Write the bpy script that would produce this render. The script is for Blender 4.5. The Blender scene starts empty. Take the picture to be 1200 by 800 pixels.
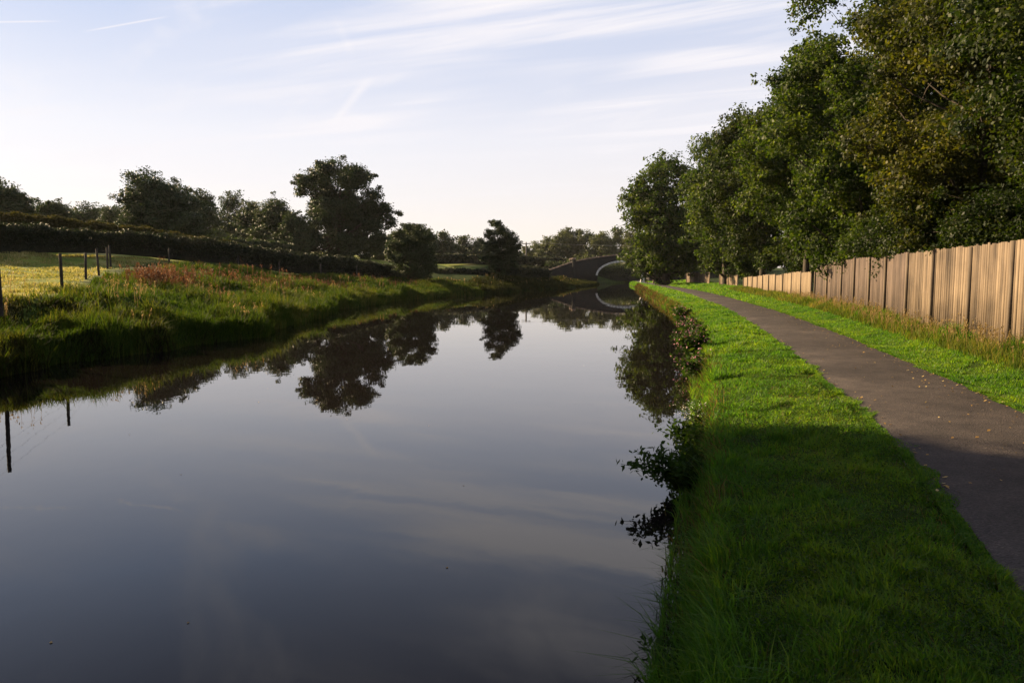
import bpy, bmesh, math, random
import numpy as np
from mathutils import Vector

# ------------------------------------------------------------------ camera, sky, sun, exposure
sc = bpy.context.scene
F, CX, CY, HOR, CAMZ = 915.0, 600.0, 400.0, 318.0, 2.1
PITCH = math.atan((CY - HOR) / F)
SUN_EL, SUN_AZ = math.radians(21.5), math.radians(-57.0)      # azimuth from +Y, clockwise positive

cam_d = bpy.data.cameras.new('camera')
cam_d.sensor_width = 36.0
cam_d.lens = F / 1200 * 36
cam_d.clip_start = 0.1
cam_d.clip_end = 5000
cam = bpy.data.objects.new('camera', cam_d)
sc.collection.objects.link(cam)
cam.location = (0, 0, CAMZ)
cam.rotation_euler = (math.pi / 2 - PITCH, 0, 0)
sc.camera = cam

def pix_dir(px, py):
    dx = (px - CX) / F; dy = -(py - CY) / F
    return np.array([dx, math.cos(PITCH) + dy * math.sin(PITCH), -math.sin(PITCH) + dy * math.cos(PITCH)])

world = bpy.data.worlds.new('World'); sc.world = world
world.use_nodes = True
wn, wl = world.node_tree.nodes, world.node_tree.links
wn.clear()
def N(kind, **kw):
    n = wn.new(kind)
    for k, v in kw.items(): setattr(n, k, v)
    return n
def wmath(op, a, b=None, c=None, clamp=False):
    n = N('ShaderNodeMath', operation=op, use_clamp=clamp)
    for i, v in enumerate((a, b, c)):
        if v is None: continue
        if isinstance(v, (int, float)): n.inputs[i].default_value = v
        else: wl.new(v, n.inputs[i])
    return n.outputs[0]
out = N('ShaderNodeOutputWorld'); bg = N('ShaderNodeBackground')
sky = N('ShaderNodeTexSky', sky_type='NISHITA')
sky.sun_disc = False
sky.sun_elevation = SUN_EL
sky.sun_rotation = SUN_AZ
sky.air_density = 1.0; sky.dust_density = .5; sky.ozone_density = 2.0
SKY_K = 0.081
bg.inputs['Strength'].default_value = SKY_K
tc = N('ShaderNodeTexCoord'); sep = N('ShaderNodeSeparateXYZ')
wl.new(tc.outputs['Generated'], sep.inputs[0])
zc = wmath('MAXIMUM', sep.outputs[2], 0.03)
u = wmath('DIVIDE', sep.outputs[0], zc); v = wmath('DIVIDE', sep.outputs[1], zc)
uv = N('ShaderNodeCombineXYZ'); wl.new(u, uv.inputs[0]); wl.new(v, uv.inputs[1])
# cirrus sheets: a noise stretched along the wind, warped by a broader one
def cirrus(rot, sx, sy, scale, detail, lo, hi, off):
    mr_ = N('ShaderNodeMapping'); mr_.inputs['Rotation'].default_value = (0, 0, rot); wl.new(uv.outputs[0], mr_.inputs[0])
    mp = N('ShaderNodeMapping')
    mp.inputs['Scale'].default_value = (sx, sy, 1); mp.inputs['Location'].default_value = (off, off * .7, 0)
    wl.new(mr_.outputs[0], mp.inputs[0])
    nz = N('ShaderNodeTexNoise'); nz.inputs['Scale'].default_value = scale
    nz.inputs['Detail'].default_value = detail; nz.inputs['Roughness'].default_value = .55
    nz.inputs['Distortion'].default_value = .6
    wl.new(mp.outputs[0], nz.inputs['Vector'])
    mr = N('ShaderNodeMapRange', interpolation_type='SMOOTHSTEP')
    mr.inputs['From Min'].default_value = lo; mr.inputs['From Max'].default_value = hi
    wl.new(nz.outputs[0], mr.inputs[0])
    return mr.outputs[0]
c1 = cirrus(math.radians(27), 0.40, 2.3, .85, 6, .42, .66, 1.3)
c2 = cirrus(math.radians(38), 0.6, 1.1, .40, 3, .36, .62, 4.1)
c3 = cirrus(math.radians(60), 0.8, 2.0, .9, 6, .52, .74, 7.7)
veil = wmath('ADD', wmath('MULTIPLY', c1, c2), wmath('MULTIPLY', c3, .3), clamp=True)
veil = wmath('MULTIPLY', veil, 1.0, None, True)
veil = wmath('ADD', veil, wmath('MULTIPLY', c2, .25), clamp=True)
# old vapour trails: distance from short lines on the cloud plane
def trail(p0, p1, w0, gain, soft):
    d0, d1 = pix_dir(*p0), pix_dir(*p1)
    a = d0[:2] / d0[2]; b = d1[:2] / d1[2]; L = np.linalg.norm(b - a); t = (b - a) / L; n = np.array([-t[1], t[0]])
    du = wmath('SUBTRACT', u, float(a[0])); dv = wmath('SUBTRACT', v, float(a[1]))
    along = wmath('ADD', wmath('MULTIPLY', du, float(t[0] / L)), wmath('MULTIPLY', dv, float(t[1] / L)))
    acr = wmath('ABSOLUTE', wmath('ADD', wmath('MULTIPLY', du, float(n[0])), wmath('MULTIPLY', dv, float(n[1]))))
    core = wmath('SUBTRACT', 1.0, wmath('DIVIDE', acr, w0), clamp=True)
    e = wmath('MULTIPLY', wmath('MULTIPLY', along, soft, clamp=True), wmath('MULTIPLY', wmath('SUBTRACT', 1.0, along), soft, clamp=True), clamp=True)
    return wmath('MULTIPLY', wmath('MULTIPLY', core, e), gain)
for args in [((-60, 27), (75, 25), .016, .8, 4), ((95, 38), (200, 19), .014, .7, 4), ((388, 148), (436, 88), .045, .6, 4),
             ((390, 14), (415, 70), .03, .12, 3)]:
    veil = wmath('ADD', veil, trail(*args), clamp=True)
fade = N('ShaderNodeMapRange', interpolation_type='SMOOTHSTEP')
fade.inputs['From Min'].default_value = .03; fade.inputs['From Max'].default_value = .22
wl.new(sep.outputs[2], fade.inputs[0])
veil = wmath('MULTIPLY', veil, fade.outputs[0])
mixc = N('ShaderNodeMix', data_type='RGBA')
# thin high haze over the clear sky, whiter towards the horizon
hz = N('ShaderNodeValToRGB'); e = hz.color_ramp.elements
e[0].position = 0.0; e[0].color = (4.45, 3.85, 3.5, 1); e[1].position = .85; e[1].color = (.7, .85, 1.4, 1)
m_ = e.new(.16); m_.color = (3.95, 3.78, 3.95, 1); m_ = e.new(.33); m_.color = (2.25, 2.65, 3.65, 1); m_ = e.new(.5); m_.color = (1.15, 1.15, 1.5, 1)
wl.new(sep.outputs[2], hz.inputs[0])
mixh = N('ShaderNodeMix', data_type='RGBA'); mixh.inputs[0].default_value = .90
wl.new(sky.outputs[0], mixh.inputs[6]); wl.new(hz.outputs[0], mixh.inputs[7])
wl.new(veil, mixc.inputs[0]); wl.new(mixh.outputs[2], mixc.inputs[6])
mixc.inputs[7].default_value = (4.3, 4.15, 4.3, 1)
wl.new(mixc.outputs[2], bg.inputs[0]); wl.new(bg.outputs[0], out.inputs[0])

sd = bpy.data.lights.new('sun', 'SUN'); sd.energy = 5.0; sd.angle = math.radians(0.6); sd.color = (1.0, .75, .44)
sun = bpy.data.objects.new('sun', sd); sc.collection.objects.link(sun)
sdir = Vector((math.sin(SUN_AZ) * math.cos(SUN_EL), math.cos(SUN_AZ) * math.cos(SUN_EL), math.sin(SUN_EL)))
sun.rotation_euler = sdir.to_track_quat('Z', 'Y').to_euler(); sun.location = (-30, 20, 30)

sc.view_settings.view_transform = 'Standard'; sc.view_settings.look = 'None'
sc.view_settings.exposure = 1.48; sc.view_settings.gamma = 1.0
sc.render.engine = 'CYCLES'
sc.cycles.use_denoising = True
sc.cycles.max_bounces = 6; sc.cycles.diffuse_bounces = 3; sc.cycles.transmission_bounces = 4; sc.cycles.glossy_bounces = 3
sc.cycles.transparent_max_bounces = 6
sc.cycles.sample_clamp_indirect = 5

# ------------------------------------------------------------------ helpers
COL = sc.collection
rng = np.random.default_rng(7)

def mesh_from(name, verts, polys, mat=None, smooth=False):
    """verts (n,3); polys: list of int arrays (m,k)"""
    me = bpy.data.meshes.new(name)
    verts = np.asarray(verts, dtype=np.float32)
    polys = [np.asarray(p, dtype=np.int32) for p in polys if len(p)]
    loops = np.concatenate([p.ravel() for p in polys])
    sizes = np.concatenate([np.full(len(p), p.shape[1], dtype=np.int32) for p in polys])
    starts = np.concatenate([[0], np.cumsum(sizes)[:-1]]).astype(np.int32)
    me.vertices.add(len(verts)); me.vertices.foreach_set('co', verts.ravel())
    me.loops.add(len(loops)); me.loops.foreach_set('vertex_index', loops)
    me.polygons.add(len(sizes)); me.polygons.foreach_set('loop_start', starts); me.polygons.foreach_set('loop_total', sizes)
    if smooth: me.polygons.foreach_set('use_smooth', np.ones(len(sizes), dtype=bool))
    me.update(calc_edges=True)
    if mat: me.materials.append(mat)
    return me

def link(name, me, parent=None, loc=None):
    o = bpy.data.objects.new(name, me); COL.objects.link(o)
    if parent: o.parent = parent
    if loc is not None: o.location = loc
    return o

def tag(o, label=None, cat=None, group=None, kind=None):
    if label: o['label'] = label
    if cat: o['category'] = cat
    if group: o['group'] = group
    if kind: o['kind'] = kind
    return o

def thing(name, label, cat, loc=(0, 0, 0), rz=0, group=None):
    o = bpy.data.objects.new(name, None); COL.objects.link(o)
    o.location = loc; o.rotation_euler = (0, 0, rz); o.empty_display_size = .2
    return tag(o, label, cat, group)

class MB:
    """collects boxes, tubes and quads for one mesh"""
    def __init__(s): s.v = []; s.f = {3: [], 4: []}; s.n = 0
    def add(s, vs, fs):
        s.v.append(np.asarray(vs, float))
        for f in fs: s.f[len(f)].append([i + s.n for i in f])
        s.n += len(vs)
    def box(s, c, size, rz=0.0, lean=(0, 0), taper=1.0):
        hx, hy, hz = size[0] / 2, size[1] / 2, size[2]
        vs = []
        for z, k in ((0, 1.0), (hz, taper)):
            for x, y in ((-hx, -hy), (hx, -hy), (hx, hy), (-hx, hy)):
                x_, y_ = x * k, y * k
                vs.append((c[0] + x_ * math.cos(rz) - y_ * math.sin(rz) + lean[0] * z, c[1] + x_ * math.sin(rz) + y_ * math.cos(rz) + lean[1] * z, c[2] + z))
        s.add(vs, [(3, 2, 1, 0), (4, 5, 6, 7), (0, 1, 5, 4), (1, 2, 6, 5), (2, 3, 7, 6), (3, 0, 4, 7)])
    def tube(s, pts, rad, k=6):
        pts = [np.asarray(p, float) for p in pts]
        rad = rad if hasattr(rad, '__len__') else [rad] * len(pts)
        vs = []
        for i, p in enumerate(pts):
            t = pts[min(i + 1, len(pts) - 1)] - pts[max(i - 1, 0)]
            t = t / (np.linalg.norm(t) + 1e-9)
            a = np.array([1.0, 0, 0]) if abs(t[0]) < .8 else np.array([0, 1.0, 0])
            b = np.cross(t, a); b /= np.linalg.norm(b); c = np.cross(t, b)
            for j in range(k):
                q = 2 * math.pi * j / k
                vs.append(p + rad[i] * (math.cos(q) * b + math.sin(q) * c))
        fs = [(i * k + j, i * k + (j + 1) % k, (i + 1) * k + (j + 1) % k, (i + 1) * k + j) for i in range(len(pts) - 1) for j in range(k)]
        # fan caps with triangles
        vs.append(pts[-1]); tip = len(vs) - 1; o = (len(pts) - 1) * k
        fs += [(o + j, o + (j + 1) % k, tip) for j in range(k)]
        s.add(vs, fs)
    def build(s, name, mat, parent=None, smooth=False, loc=None):
        me = mesh_from(name, np.concatenate(s.v), [np.array(a) for a in s.f.values() if a], mat, smooth)
        return link(name, me, parent, loc)

# ------------------------------------------------------------------ materials
def new_mat(name):
    m = bpy.data.materials.new(name); m.use_nodes = True
    nt = m.node_tree; nt.nodes.clear()
    return m, nt.nodes, nt.links, nt.nodes.new('ShaderNodeOutputMaterial')

def ramp(nd, stops):
    r = nd.new('ShaderNodeValToRGB'); e = r.color_ramp.elements
    while len(e) < len(stops): e.new(.5)
    for el, (p, c) in zip(e, stops): el.position = p; el.color = (*c, 1)
    return r

def noise(nd, lk, scale, detail=4, rough=.55, coord='Object', stretch=None):
    t = nd.new('ShaderNodeTexCoord'); n = nd.new('ShaderNodeTexNoise')
    n.inputs['Scale'].default_value = scale; n.inputs['Detail'].default_value = detail; n.inputs['Roughness'].default_value = rough
    src = t.outputs[coord]
    if stretch:
        mp = nd.new('ShaderNodeMapping'); mp.inputs['Scale'].default_value = stretch; lk.new(src, mp.inputs[0]); src = mp.outputs[0]
    lk.new(src, n.inputs['Vector'])
    return n

def leaf_mat(name, cols, trans=.45, rough=.45, patch=.5, spec=.35, tcol=(1.25, 1.3, .45)):
    """foliage: colour varies per leaf and in broad patches; part of the light passes through"""
    m, nd, lk, o = new_mat(name)
    geo = nd.new('ShaderNodeNewGeometry'); nz = noise(nd, lk, patch, 3)
    mx = nd.new('ShaderNodeMath'); mx.operation = 'MULTIPLY_ADD'; mx.inputs[1].default_value = .55
    lk.new(geo.outputs['Random Per Island'], mx.inputs[0])
    sc_ = nd.new('ShaderNodeMath'); sc_.operation = 'MULTIPLY_ADD'; sc_.inputs[1].default_value = 1.3; sc_.inputs[2].default_value = -.42
    lk.new(nz.outputs[0], sc_.inputs[0]); lk.new(sc_.outputs[0], mx.inputs[2])
    r = ramp(nd, [(i / (len(cols) - 1), c) for i, c in enumerate(cols)]); lk.new(mx.outputs[0], r.inputs[0])
    p = nd.new('ShaderNodeBsdfPrincipled'); p.inputs['Roughness'].default_value = rough
    p.inputs['Specular IOR Level'].default_value = spec
    lk.new(r.outputs[0], p.inputs['Base Color'])
    tr = nd.new('ShaderNodeBsdfTranslucent'); tm = nd.new('ShaderNodeMix'); tm.data_type = 'RGBA'; tm.blend_type = 'MULTIPLY'
    tm.inputs[0].default_value = 1; lk.new(r.outputs[0], tm.inputs[6]); tm.inputs[7].default_value = (*tcol, 1)
    lk.new(tm.outputs[2], tr.inputs[0])
    ms = nd.new('ShaderNodeMixShader'); ms.inputs[0].default_value = trans
    lk.new(p.outputs[0], ms.inputs[1]); lk.new(tr.outputs[0], ms.inputs[2]); lk.new(ms.outputs[0], o.inputs[0])
    return m

def surf_mat(name, stops, scale=3, detail=6, rough=.85, bump=.3, bscale=None, stretch=None, spec=.3, coord='Object', bdist=.02):
    m, nd, lk, o = new_mat(name)
    nz = noise(nd, lk, scale, detail, .6, coord, stretch)
    r = ramp(nd, stops); lk.new(nz.outputs[0], r.inputs[0])
    p = nd.new('ShaderNodeBsdfPrincipled'); p.inputs['Roughness'].default_value = rough; p.inputs['Specular IOR Level'].default_value = spec
    lk.new(r.outputs[0], p.inputs['Base Color'])
    if bump:
        n2 = noise(nd, lk, bscale or scale * 4, 5, .6, coord, stretch); b = nd.new('ShaderNodeBump')
        b.inputs['Strength'].default_value = bump; b.inputs['Distance'].default_value = bdist
        lk.new(n2.outputs[0], b.inputs['Height']); lk.new(b.outputs[0], p.inputs['Normal'])
    lk.new(p.outputs[0], o.inputs[0])
    return m

M = {}
M['ground'] = surf_mat('grassy_earth', [(.3, (.014, .022, .005)), (.5, (.026, .045, .008)), (.7, (.05, .065, .015))], 1.2, 8, 1.0, .5, 20, None, .05)
def add_meadow(m):
    """pasture where the sheet's 'meadow' attribute says so, rough earth elsewhere"""
    nd, lk = m.node_tree.nodes, m.node_tree.links
    p = next(n for n in nd if n.type == 'BSDF_PRINCIPLED'); src = p.inputs['Base Color'].links[0].from_socket
    nz = noise(nd, lk, .35, 8); r = ramp(nd, [(.3, (.08, .12, .02)), (.52, (.18, .21, .04)), (.72, (.42, .36, .17))]); lk.new(nz.outputs[0], r.inputs[0])
    at = nd.new('ShaderNodeAttribute'); at.attribute_name = 'meadow'; mx = nd.new('ShaderNodeMix'); mx.data_type = 'RGBA'
    lk.new(at.outputs['Fac'], mx.inputs[0]); lk.new(src, mx.inputs[6]); lk.new(r.outputs[0], mx.inputs[7]); lk.new(mx.outputs[2], p.inputs['Base Color'])
add_meadow(M['ground'])
M['field'] = surf_mat('meadow', [(.3, (.05, .09, .015)), (.52, (.10, .15, .03)), (.72, (.19, .2, .06))], .25, 8, .95, .6, 6)
M['bark'] = surf_mat('bark', [(.3, (.022, .017, .012)), (.6, (.06, .048, .034)), (.8, (.11, .095, .07))], 6, 6, .9, .8, 14, (1, 1, .25))
M['pole_wood'] = surf_mat('pole_wood', [(.3, (.10, .09, .075)), (.7, (.22, .19, .15))], 8, 4, .9, .3, 20, (1, 1, .1))
M['stake'] = surf_mat('weathered_stake', [(.3, (.02, .017, .014)), (.6, (.05, .042, .034)), (.8, (.1, .085, .065))], 9, 5, .9, .5, 30, (1, 1, .15))
M['wire'] = surf_mat('rusty_wire', [(.3, (.06, .05, .045)), (.7, (.14, .11, .09))], 30, 3, .6, 0)
M['cable'] = surf_mat('cable', [(.3, (.25, .23, .21)), (.7, (.35, .33, .3))], 10, 2, .6, 0)
M['oak'] = leaf_mat('oak_leaves', [(.010, .020, .005), (.020, .036, .008), (.04, .055, .012)], .30, .55, .35)
M['far_leaf'] = leaf_mat('distant_leaves', [(.016, .028, .010), (.030, .046, .014), (.055, .068, .022)], .30, .6, .15)
M['wood_leaf'] = leaf_mat('hazed_woodland_leaves', [(.040, .050, .024), (.07, .082, .032), (.12, .122, .05)], .35, .6, .08)  # distance haze put into the leaf colour by lightening it
M['alder'] = leaf_mat('alder_leaves', [(.009, .022, .004), (.034, .060, .008), (.12, .145, .020)], .48, .55, .45, .22)
M['hazel'] = leaf_mat('hazel_leaves', [(.012, .020, .004), (.042, .052, .008), (.15, .135, .020)], .48, .55, .6, .22)
M['dark_leaf'] = leaf_mat('dark_green_leaves', [(.006, .015, .003), (.022, .038, .006), (.08, .095, .015)], .45, .55, .5, .22)  # darkest green of the leaves behind the fence
M['bramble'] = leaf_mat('bramble_leaves', [(.02, .045, .008), (.035, .07, .012), (.08, .09, .02)], .4, .65, 2, .12)
M['hedge'] = leaf_mat('hedge_leaves', [(.007, .013, .004), (.015, .024, .007), (.05, .042, .016)], .28, .6, .4)
M['brush'] = leaf_mat('hillside_brush', [(.018, .020, .008), (.04, .038, .014), (.09, .07, .028)], .35, .8, .4, .08)
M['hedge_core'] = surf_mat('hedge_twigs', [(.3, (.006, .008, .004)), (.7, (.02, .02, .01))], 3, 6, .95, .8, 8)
M['grass'] = leaf_mat('verge_grass', [(.030, .10, .014), (.075, .18, .022), (.21, .28, .030)], .6, .5, .8, .32, (1.5, 1.45, .4))
M['rough_grass'] = leaf_mat('rough_grass', [(.05, .10, .012), (.115, .15, .025), (.30, .23, .08)], .5, .75, .9, .08, (1.2, 1.15, .5))
M['dark_blade'] = leaf_mat('dark_bank_blades', [(.010, .014, .005), (.024, .03, .009), (.07, .065, .022)], .35, .8, .6, .06)  # darker, browner blade colour for both ends of the left bank
M['dry_grass'] = leaf_mat('dry_grass', [(.03, .045, .01), (.12, .09, .03), (.34, .24, .09)], .45, .8, 1.6, .06, (1.1, 1, .7))
M['reed'] = leaf_mat('reed_grass', [(.022, .048, .007), (.05, .085, .013), (.15, .14, .035)], .42, .75, .4, .08, (1.2, 1.2, .4))
M['meadow_blade'] = leaf_mat('meadow_blades', [(.10, .12, .03), (.26, .24, .09), (.56, .45, .27)], .5, .6, .5, .25, (1.1, 1.1, .5))
M['seed'] = leaf_mat('seed_heads', [(.05, .03, .018), (.14, .075, .04), (.27, .16, .08)], .3, .7, .5, .1, (1.2, .9, .7))
M['straw'] = leaf_mat('straw_heads', [(.16, .12, .05), (.3, .22, .1), (.42, .32, .17)], .4, .7, .5, .1, (1.1, 1, .8))
M['pink'] = leaf_mat('pink_petals', [(.45, .2, .28), (.6, .32, .38), (.7, .5, .5)], .4, .6, 2, .1, (1, .8, .9))
M['white'] = leaf_mat('white_petals', [(.6, .6, .56), (.75, .75, .7)], .4, .6, 2, .1, (1, 1, 1))
M['litter'] = leaf_mat('fallen_leaves', [(.14, .08, .03), (.36, .22, .06), (.6, .48, .22)], .15, .6, 8, .2, (1, 1, .7))
M['stone'] = None

def stone_mat(name, c0, c1, c2, bw=.55, bh=.28):
    m, nd, lk, o = new_mat(name)
    t = nd.new('ShaderNodeTexCoord'); mp = nd.new('ShaderNodeMapping'); mp.inputs['Rotation'].default_value = (math.pi / 2, 0, 0)
    lk.new(t.outputs['Object'], mp.inputs[0])
    br = nd.new('ShaderNodeTexBrick'); br.inputs['Scale'].default_value = 1; br.inputs['Brick Width'].default_value = bw
    br.inputs['Row Height'].default_value = bh; br.inputs['Mortar Size'].default_value = .018
    br.inputs['Color1'].default_value = (*c0, 1); br.inputs['Color2'].default_value = (*c1, 1); br.inputs['Mortar'].default_value = (*[x * .45 for x in c0], 1)
    lk.new(mp.outputs[0], br.inputs['Vector'])
    nz = noise(nd, lk, 1.3, 8); mx = nd.new('ShaderNodeMix'); mx.data_type = 'RGBA'; r = ramp(nd, [(.42, (0, 0, 0)), (.62, (1, 1, 1))])
    lk.new(nz.outputs[0], r.inputs[0]); lk.new(r.outputs[0], mx.inputs[0]); lk.new(br.outputs[0], mx.inputs[6]); mx.inputs[7].default_value = (*c2, 1)
    p = nd.new('ShaderNodeBsdfPrincipled'); p.inputs['Roughness'].default_value = .9
    lk.new(mx.outputs[2], p.inputs['Base Color']); b = nd.new('ShaderNodeBump'); b.inputs['Strength'].default_value = .6; b.inputs['Distance'].default_value = .03
    inv = nd.new('ShaderNodeMath'); inv.operation = 'MULTIPLY_ADD'; inv.inputs[1].default_value = -1; lk.new(br.outputs[1], inv.inputs[0]); lk.new(nz.outputs[0], inv.inputs[2])
    lk.new(inv.outputs[0], b.inputs['Height']); lk.new(b.outputs[0], p.inputs['Normal']); lk.new(p.outputs[0], o.inputs[0])
    return m
M['stone'] = stone_mat('bridge_stone', (.014, .012, .010), (.024, .02, .016), (.010, .011, .008))
M['coping'] = surf_mat('coping_stone', [(.35, (.15, .11, .08)), (.6, (.3, .22, .17)), (.75, (.42, .35, .27))], 2, 6, .9, .5, 10)
M['pale_stone'] = surf_mat('pale_stone', [(.35, (.4, .385, .36)), (.6, (.65, .63, .6))], 2.5, 6, .85, .3, 14)

def asphalt():
    m, nd, lk, o = new_mat('path_asphalt')
    big = noise(nd, lk, .7, 5); fine = noise(nd, lk, 90, 2, .7); vor = nd.new('ShaderNodeTexVoronoi'); vor.inputs['Scale'].default_value = 70
    t = nd.new('ShaderNodeTexCoord'); lk.new(t.outputs['Object'], vor.inputs['Vector'])
    r = ramp(nd, [(.3, (.036, .029, .027)), (.55, (.058, .047, .043)), (.75, (.088, .072, .065))]); lk.new(big.outputs[0], r.inputs[0])
    mid = noise(nd, lk, 3.2, 6, .65); rm = ramp(nd, [(.35, (.72, .72, .74)), (.5, (1, 1, 1)), (.68, (1.22, 1.2, 1.16))]); lk.new(mid.outputs[0], rm.inputs[0])
    r2 = ramp(nd, [(.0, (.55, .55, .55)), (.5, (1, 1, 1)), (.72, (1.0, 1.0, 1.0)), (.86, (1.6, 1.55, 1.5))]); lk.new(vor.outputs['Color'], r2.inputs[0])
    mx = nd.new('ShaderNodeMix'); mx.data_type = 'RGBA'; mx.blend_type = 'MULTIPLY'; mx.inputs[0].default_value = 1
    lk.new(r.outputs[0], mx.inputs[6]); lk.new(r2.outputs[0], mx.inputs[7])
    my = nd.new('ShaderNodeMix'); my.data_type = 'RGBA'; my.blend_type = 'MULTIPLY'; my.inputs[0].default_value = 1; lk.new(mx.outputs[2], my.inputs[6]); lk.new(rm.outputs[0], my.inputs[7])
    p = nd.new('ShaderNodeBsdfPrincipled'); p.inputs['Roughness'].default_value = .8; p.inputs['Specular IOR Level'].default_value = .3
    lk.new(my.outputs[2], p.inputs['Base Color'])
    b = nd.new('ShaderNodeBump'); b.inputs['Strength'].default_value = .9; b.inputs['Distance'].default_value = .006
    lk.new(vor.outputs['Distance'], b.inputs['Height']); b2 = nd.new('ShaderNodeBump'); b2.inputs['Strength'].default_value = .5; b2.inputs['Distance'].default_value = .01
    n3 = noise(nd, lk, 9, 5); lk.new(n3.outputs[0], b2.inputs['Height']); lk.new(b.outputs[0], b2.inputs['Normal'])
    lk.new(b2.outputs[0], p.inputs['Normal']); lk.new(p.outputs[0], o.inputs[0])
    return m
M['asphalt'] = asphalt()

def board_mat(name, c0, c1, c2):
    m, nd, lk, o = new_mat(name)
    geo = nd.new('ShaderNodeNewGeometry'); n1 = noise(nd, lk, 1.6, 5); n2 = noise(nd, lk, 14, 6, .6, 'Object', (1, 1, .06))
    a = nd.new('ShaderNodeMath'); a.operation = 'MULTIPLY_ADD'; a.inputs[1].default_value = .4; lk.new(geo.outputs['Random Per Island'], a.inputs[0])
    b_ = nd.new('ShaderNodeMath'); b_.operation = 'MULTIPLY_ADD'; b_.inputs[1].default_value = .7; b_.inputs[2].default_value = -.15; lk.new(n1.outputs[0], b_.inputs[0]); lk.new(b_.outputs[0], a.inputs[2])
    c_ = nd.new('ShaderNodeMath'); c_.operation = 'MULTIPLY_ADD'; c_.inputs[1].default_value = .9; c_.inputs[2].default_value = -.45; lk.new(n2.outputs[0], c_.inputs[0])
    s = nd.new('ShaderNodeMath'); s.operation = 'ADD'; lk.new(a.outputs[0], s.inputs[0]); lk.new(c_.outputs[0], s.inputs[1])
    r = ramp(nd, [(.05, c0), (.45, c1), (.9, c2)]); lk.new(s.outputs[0], r.inputs[0])
    p = nd.new('ShaderNodeBsdfPrincipled'); p.inputs['Roughness'].default_value = .85; p.inputs['Specular IOR Level'].default_value = .25
    lk.new(r.outputs[0], p.inputs['Base Color']); b = nd.new('ShaderNodeBump'); b.inputs['Strength'].default_value = .4; b.inputs['Distance'].default_value = .004
    lk.new(n2.outputs[0], b.inputs['Height']); lk.new(b.outputs[0], p.inputs['Normal']); lk.new(p.outputs[0], o.inputs[0])
    return m
M['board'] = board_mat('fence_board', (.045, .033, .024), (.145, .106, .073), (.28, .21, .145))
M['board_pale'] = board_mat('pale_fence_board', (.12, .086, .056), (.21, .155, .10), (.30, .225, .15))
M['board_brown'] = board_mat('brown_fence_board', (.04, .029, .024), (.10, .072, .058), (.17, .125, .10))
M['fence_post'] = board_mat('fence_post_wood', (.05, .038, .028), (.12, .09, .065), (.24, .19, .14))

def water_mat():
    m, nd, lk, o = new_mat('canal_water')
    p = nd.new('ShaderNodeBsdfPrincipled')
    p.inputs['Base Color'].default_value = (.008, .006, .0055, 1); p.inputs['Roughness'].default_value = .012
    p.inputs['IOR'].default_value = 1.33
    a = noise(nd, lk, .8, 3, .5, 'Object', (1, .7, 1)); b = noise(nd, lk, 5, 2, .5, 'Object', (1, .5, 1))
    s = nd.new('ShaderNodeMath'); s.operation = 'MULTIPLY_ADD'; s.inputs[1].default_value = .12; lk.new(b.outputs[0], s.inputs[0]); lk.new(a.outputs[0], s.inputs[2])
    bp = nd.new('ShaderNodeBump'); bp.inputs['Strength'].default_value = .55; bp.inputs['Distance'].default_value = .004
    lk.new(s.outputs[0], bp.inputs['Height']); lk.new(bp.outputs[0], p.inputs['Normal']); lk.new(p.outputs[0], o.inputs[0])
    return m
M['water'] = water_mat()

# ------------------------------------------------------------------ plan of the place (metres, water at z=0)
def curve(tab):
    y = np.array([t[1] for t in tab], float); x = np.array([t[0] for t in tab], float)
    yy = np.linspace(y[0], y[-1], 2400); xx = np.interp(yy, y, x)
    # smooth with a window that grows with distance
    out_ = xx.copy()
    for i in range(len(yy)):
        w = .6 + .10 * max(yy[i], 0)
        k = np.exp(-((yy - yy[i]) / w) ** 2); out_[i] = (k * xx).sum() / k.sum()
    return lambda q: np.interp(q, yy, out_)
LB = curve([(-15, -60), (-12.3, -10), (-11.5, 8), (-10.7, 16), (-9.7, 18.5), (-8.9, 21), (-8.4, 25), (-8.6, 30), (-9.5, 43), (-8.6, 55), (-5.5, 65), (3.4, 88), (8.5, 105), (14.2, 124), (14.8, 132), (19, 145), (45, 190), (150, 330), (500, 900)])
_LB = LB
LB = lambda q: _LB(q) + (.32 * np.sin(q * .55) + .22 * np.sin(q * 1.27 + 1) + .10 * np.sin(q * 3.1)) * np.clip((118 - np.asarray(q, float)) / 20, 0, 1)
RB = curve([(-9, -60), (-1.6, -10), (.3, 2), (.64, 3.06), (.77, 3.52), (.93, 4.13), (1.15, 4.98), (1.47, 6.25), (2.0, 8.36), (2.82, 11.6), (3.62, 15), (5.4, 23), (7.65, 35), (9.3, 48.3), (12.1, 70.3), (16.4, 105), (18.4, 122), (18.7, 132), (24, 150), (60, 200), (165, 330), (520, 900)])
PL = curve([(-8, -60), (1.0, -10), (1.9, 1.5), (2.42, 3.56), (2.71, 4.41), (3.01, 5.28), (3.43, 6.6), (3.79, 7.83), (4.15, 9.5), (5.2, 14), (6.4, 19.3), (9.3, 34), (12.4, 54.5), (14.3, 70), (16.7, 95), (18.95, 118), (19.4, 132), (26, 150), (64, 200), (168, 330), (524, 900)])
PR = curve([(-5.5, -60), (3.0, -10), (4.1, 2), (5.3, 6), (6.05, 9.26), (6.62, 11.66), (7.55, 15.56), (8.55, 20), (10.75, 30.6), (13.9, 50.7), (15.9, 66), (18.4, 95), (20.6, 118), (21.2, 132), (28, 150), (66, 200), (170, 330), (526, 900)])
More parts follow.
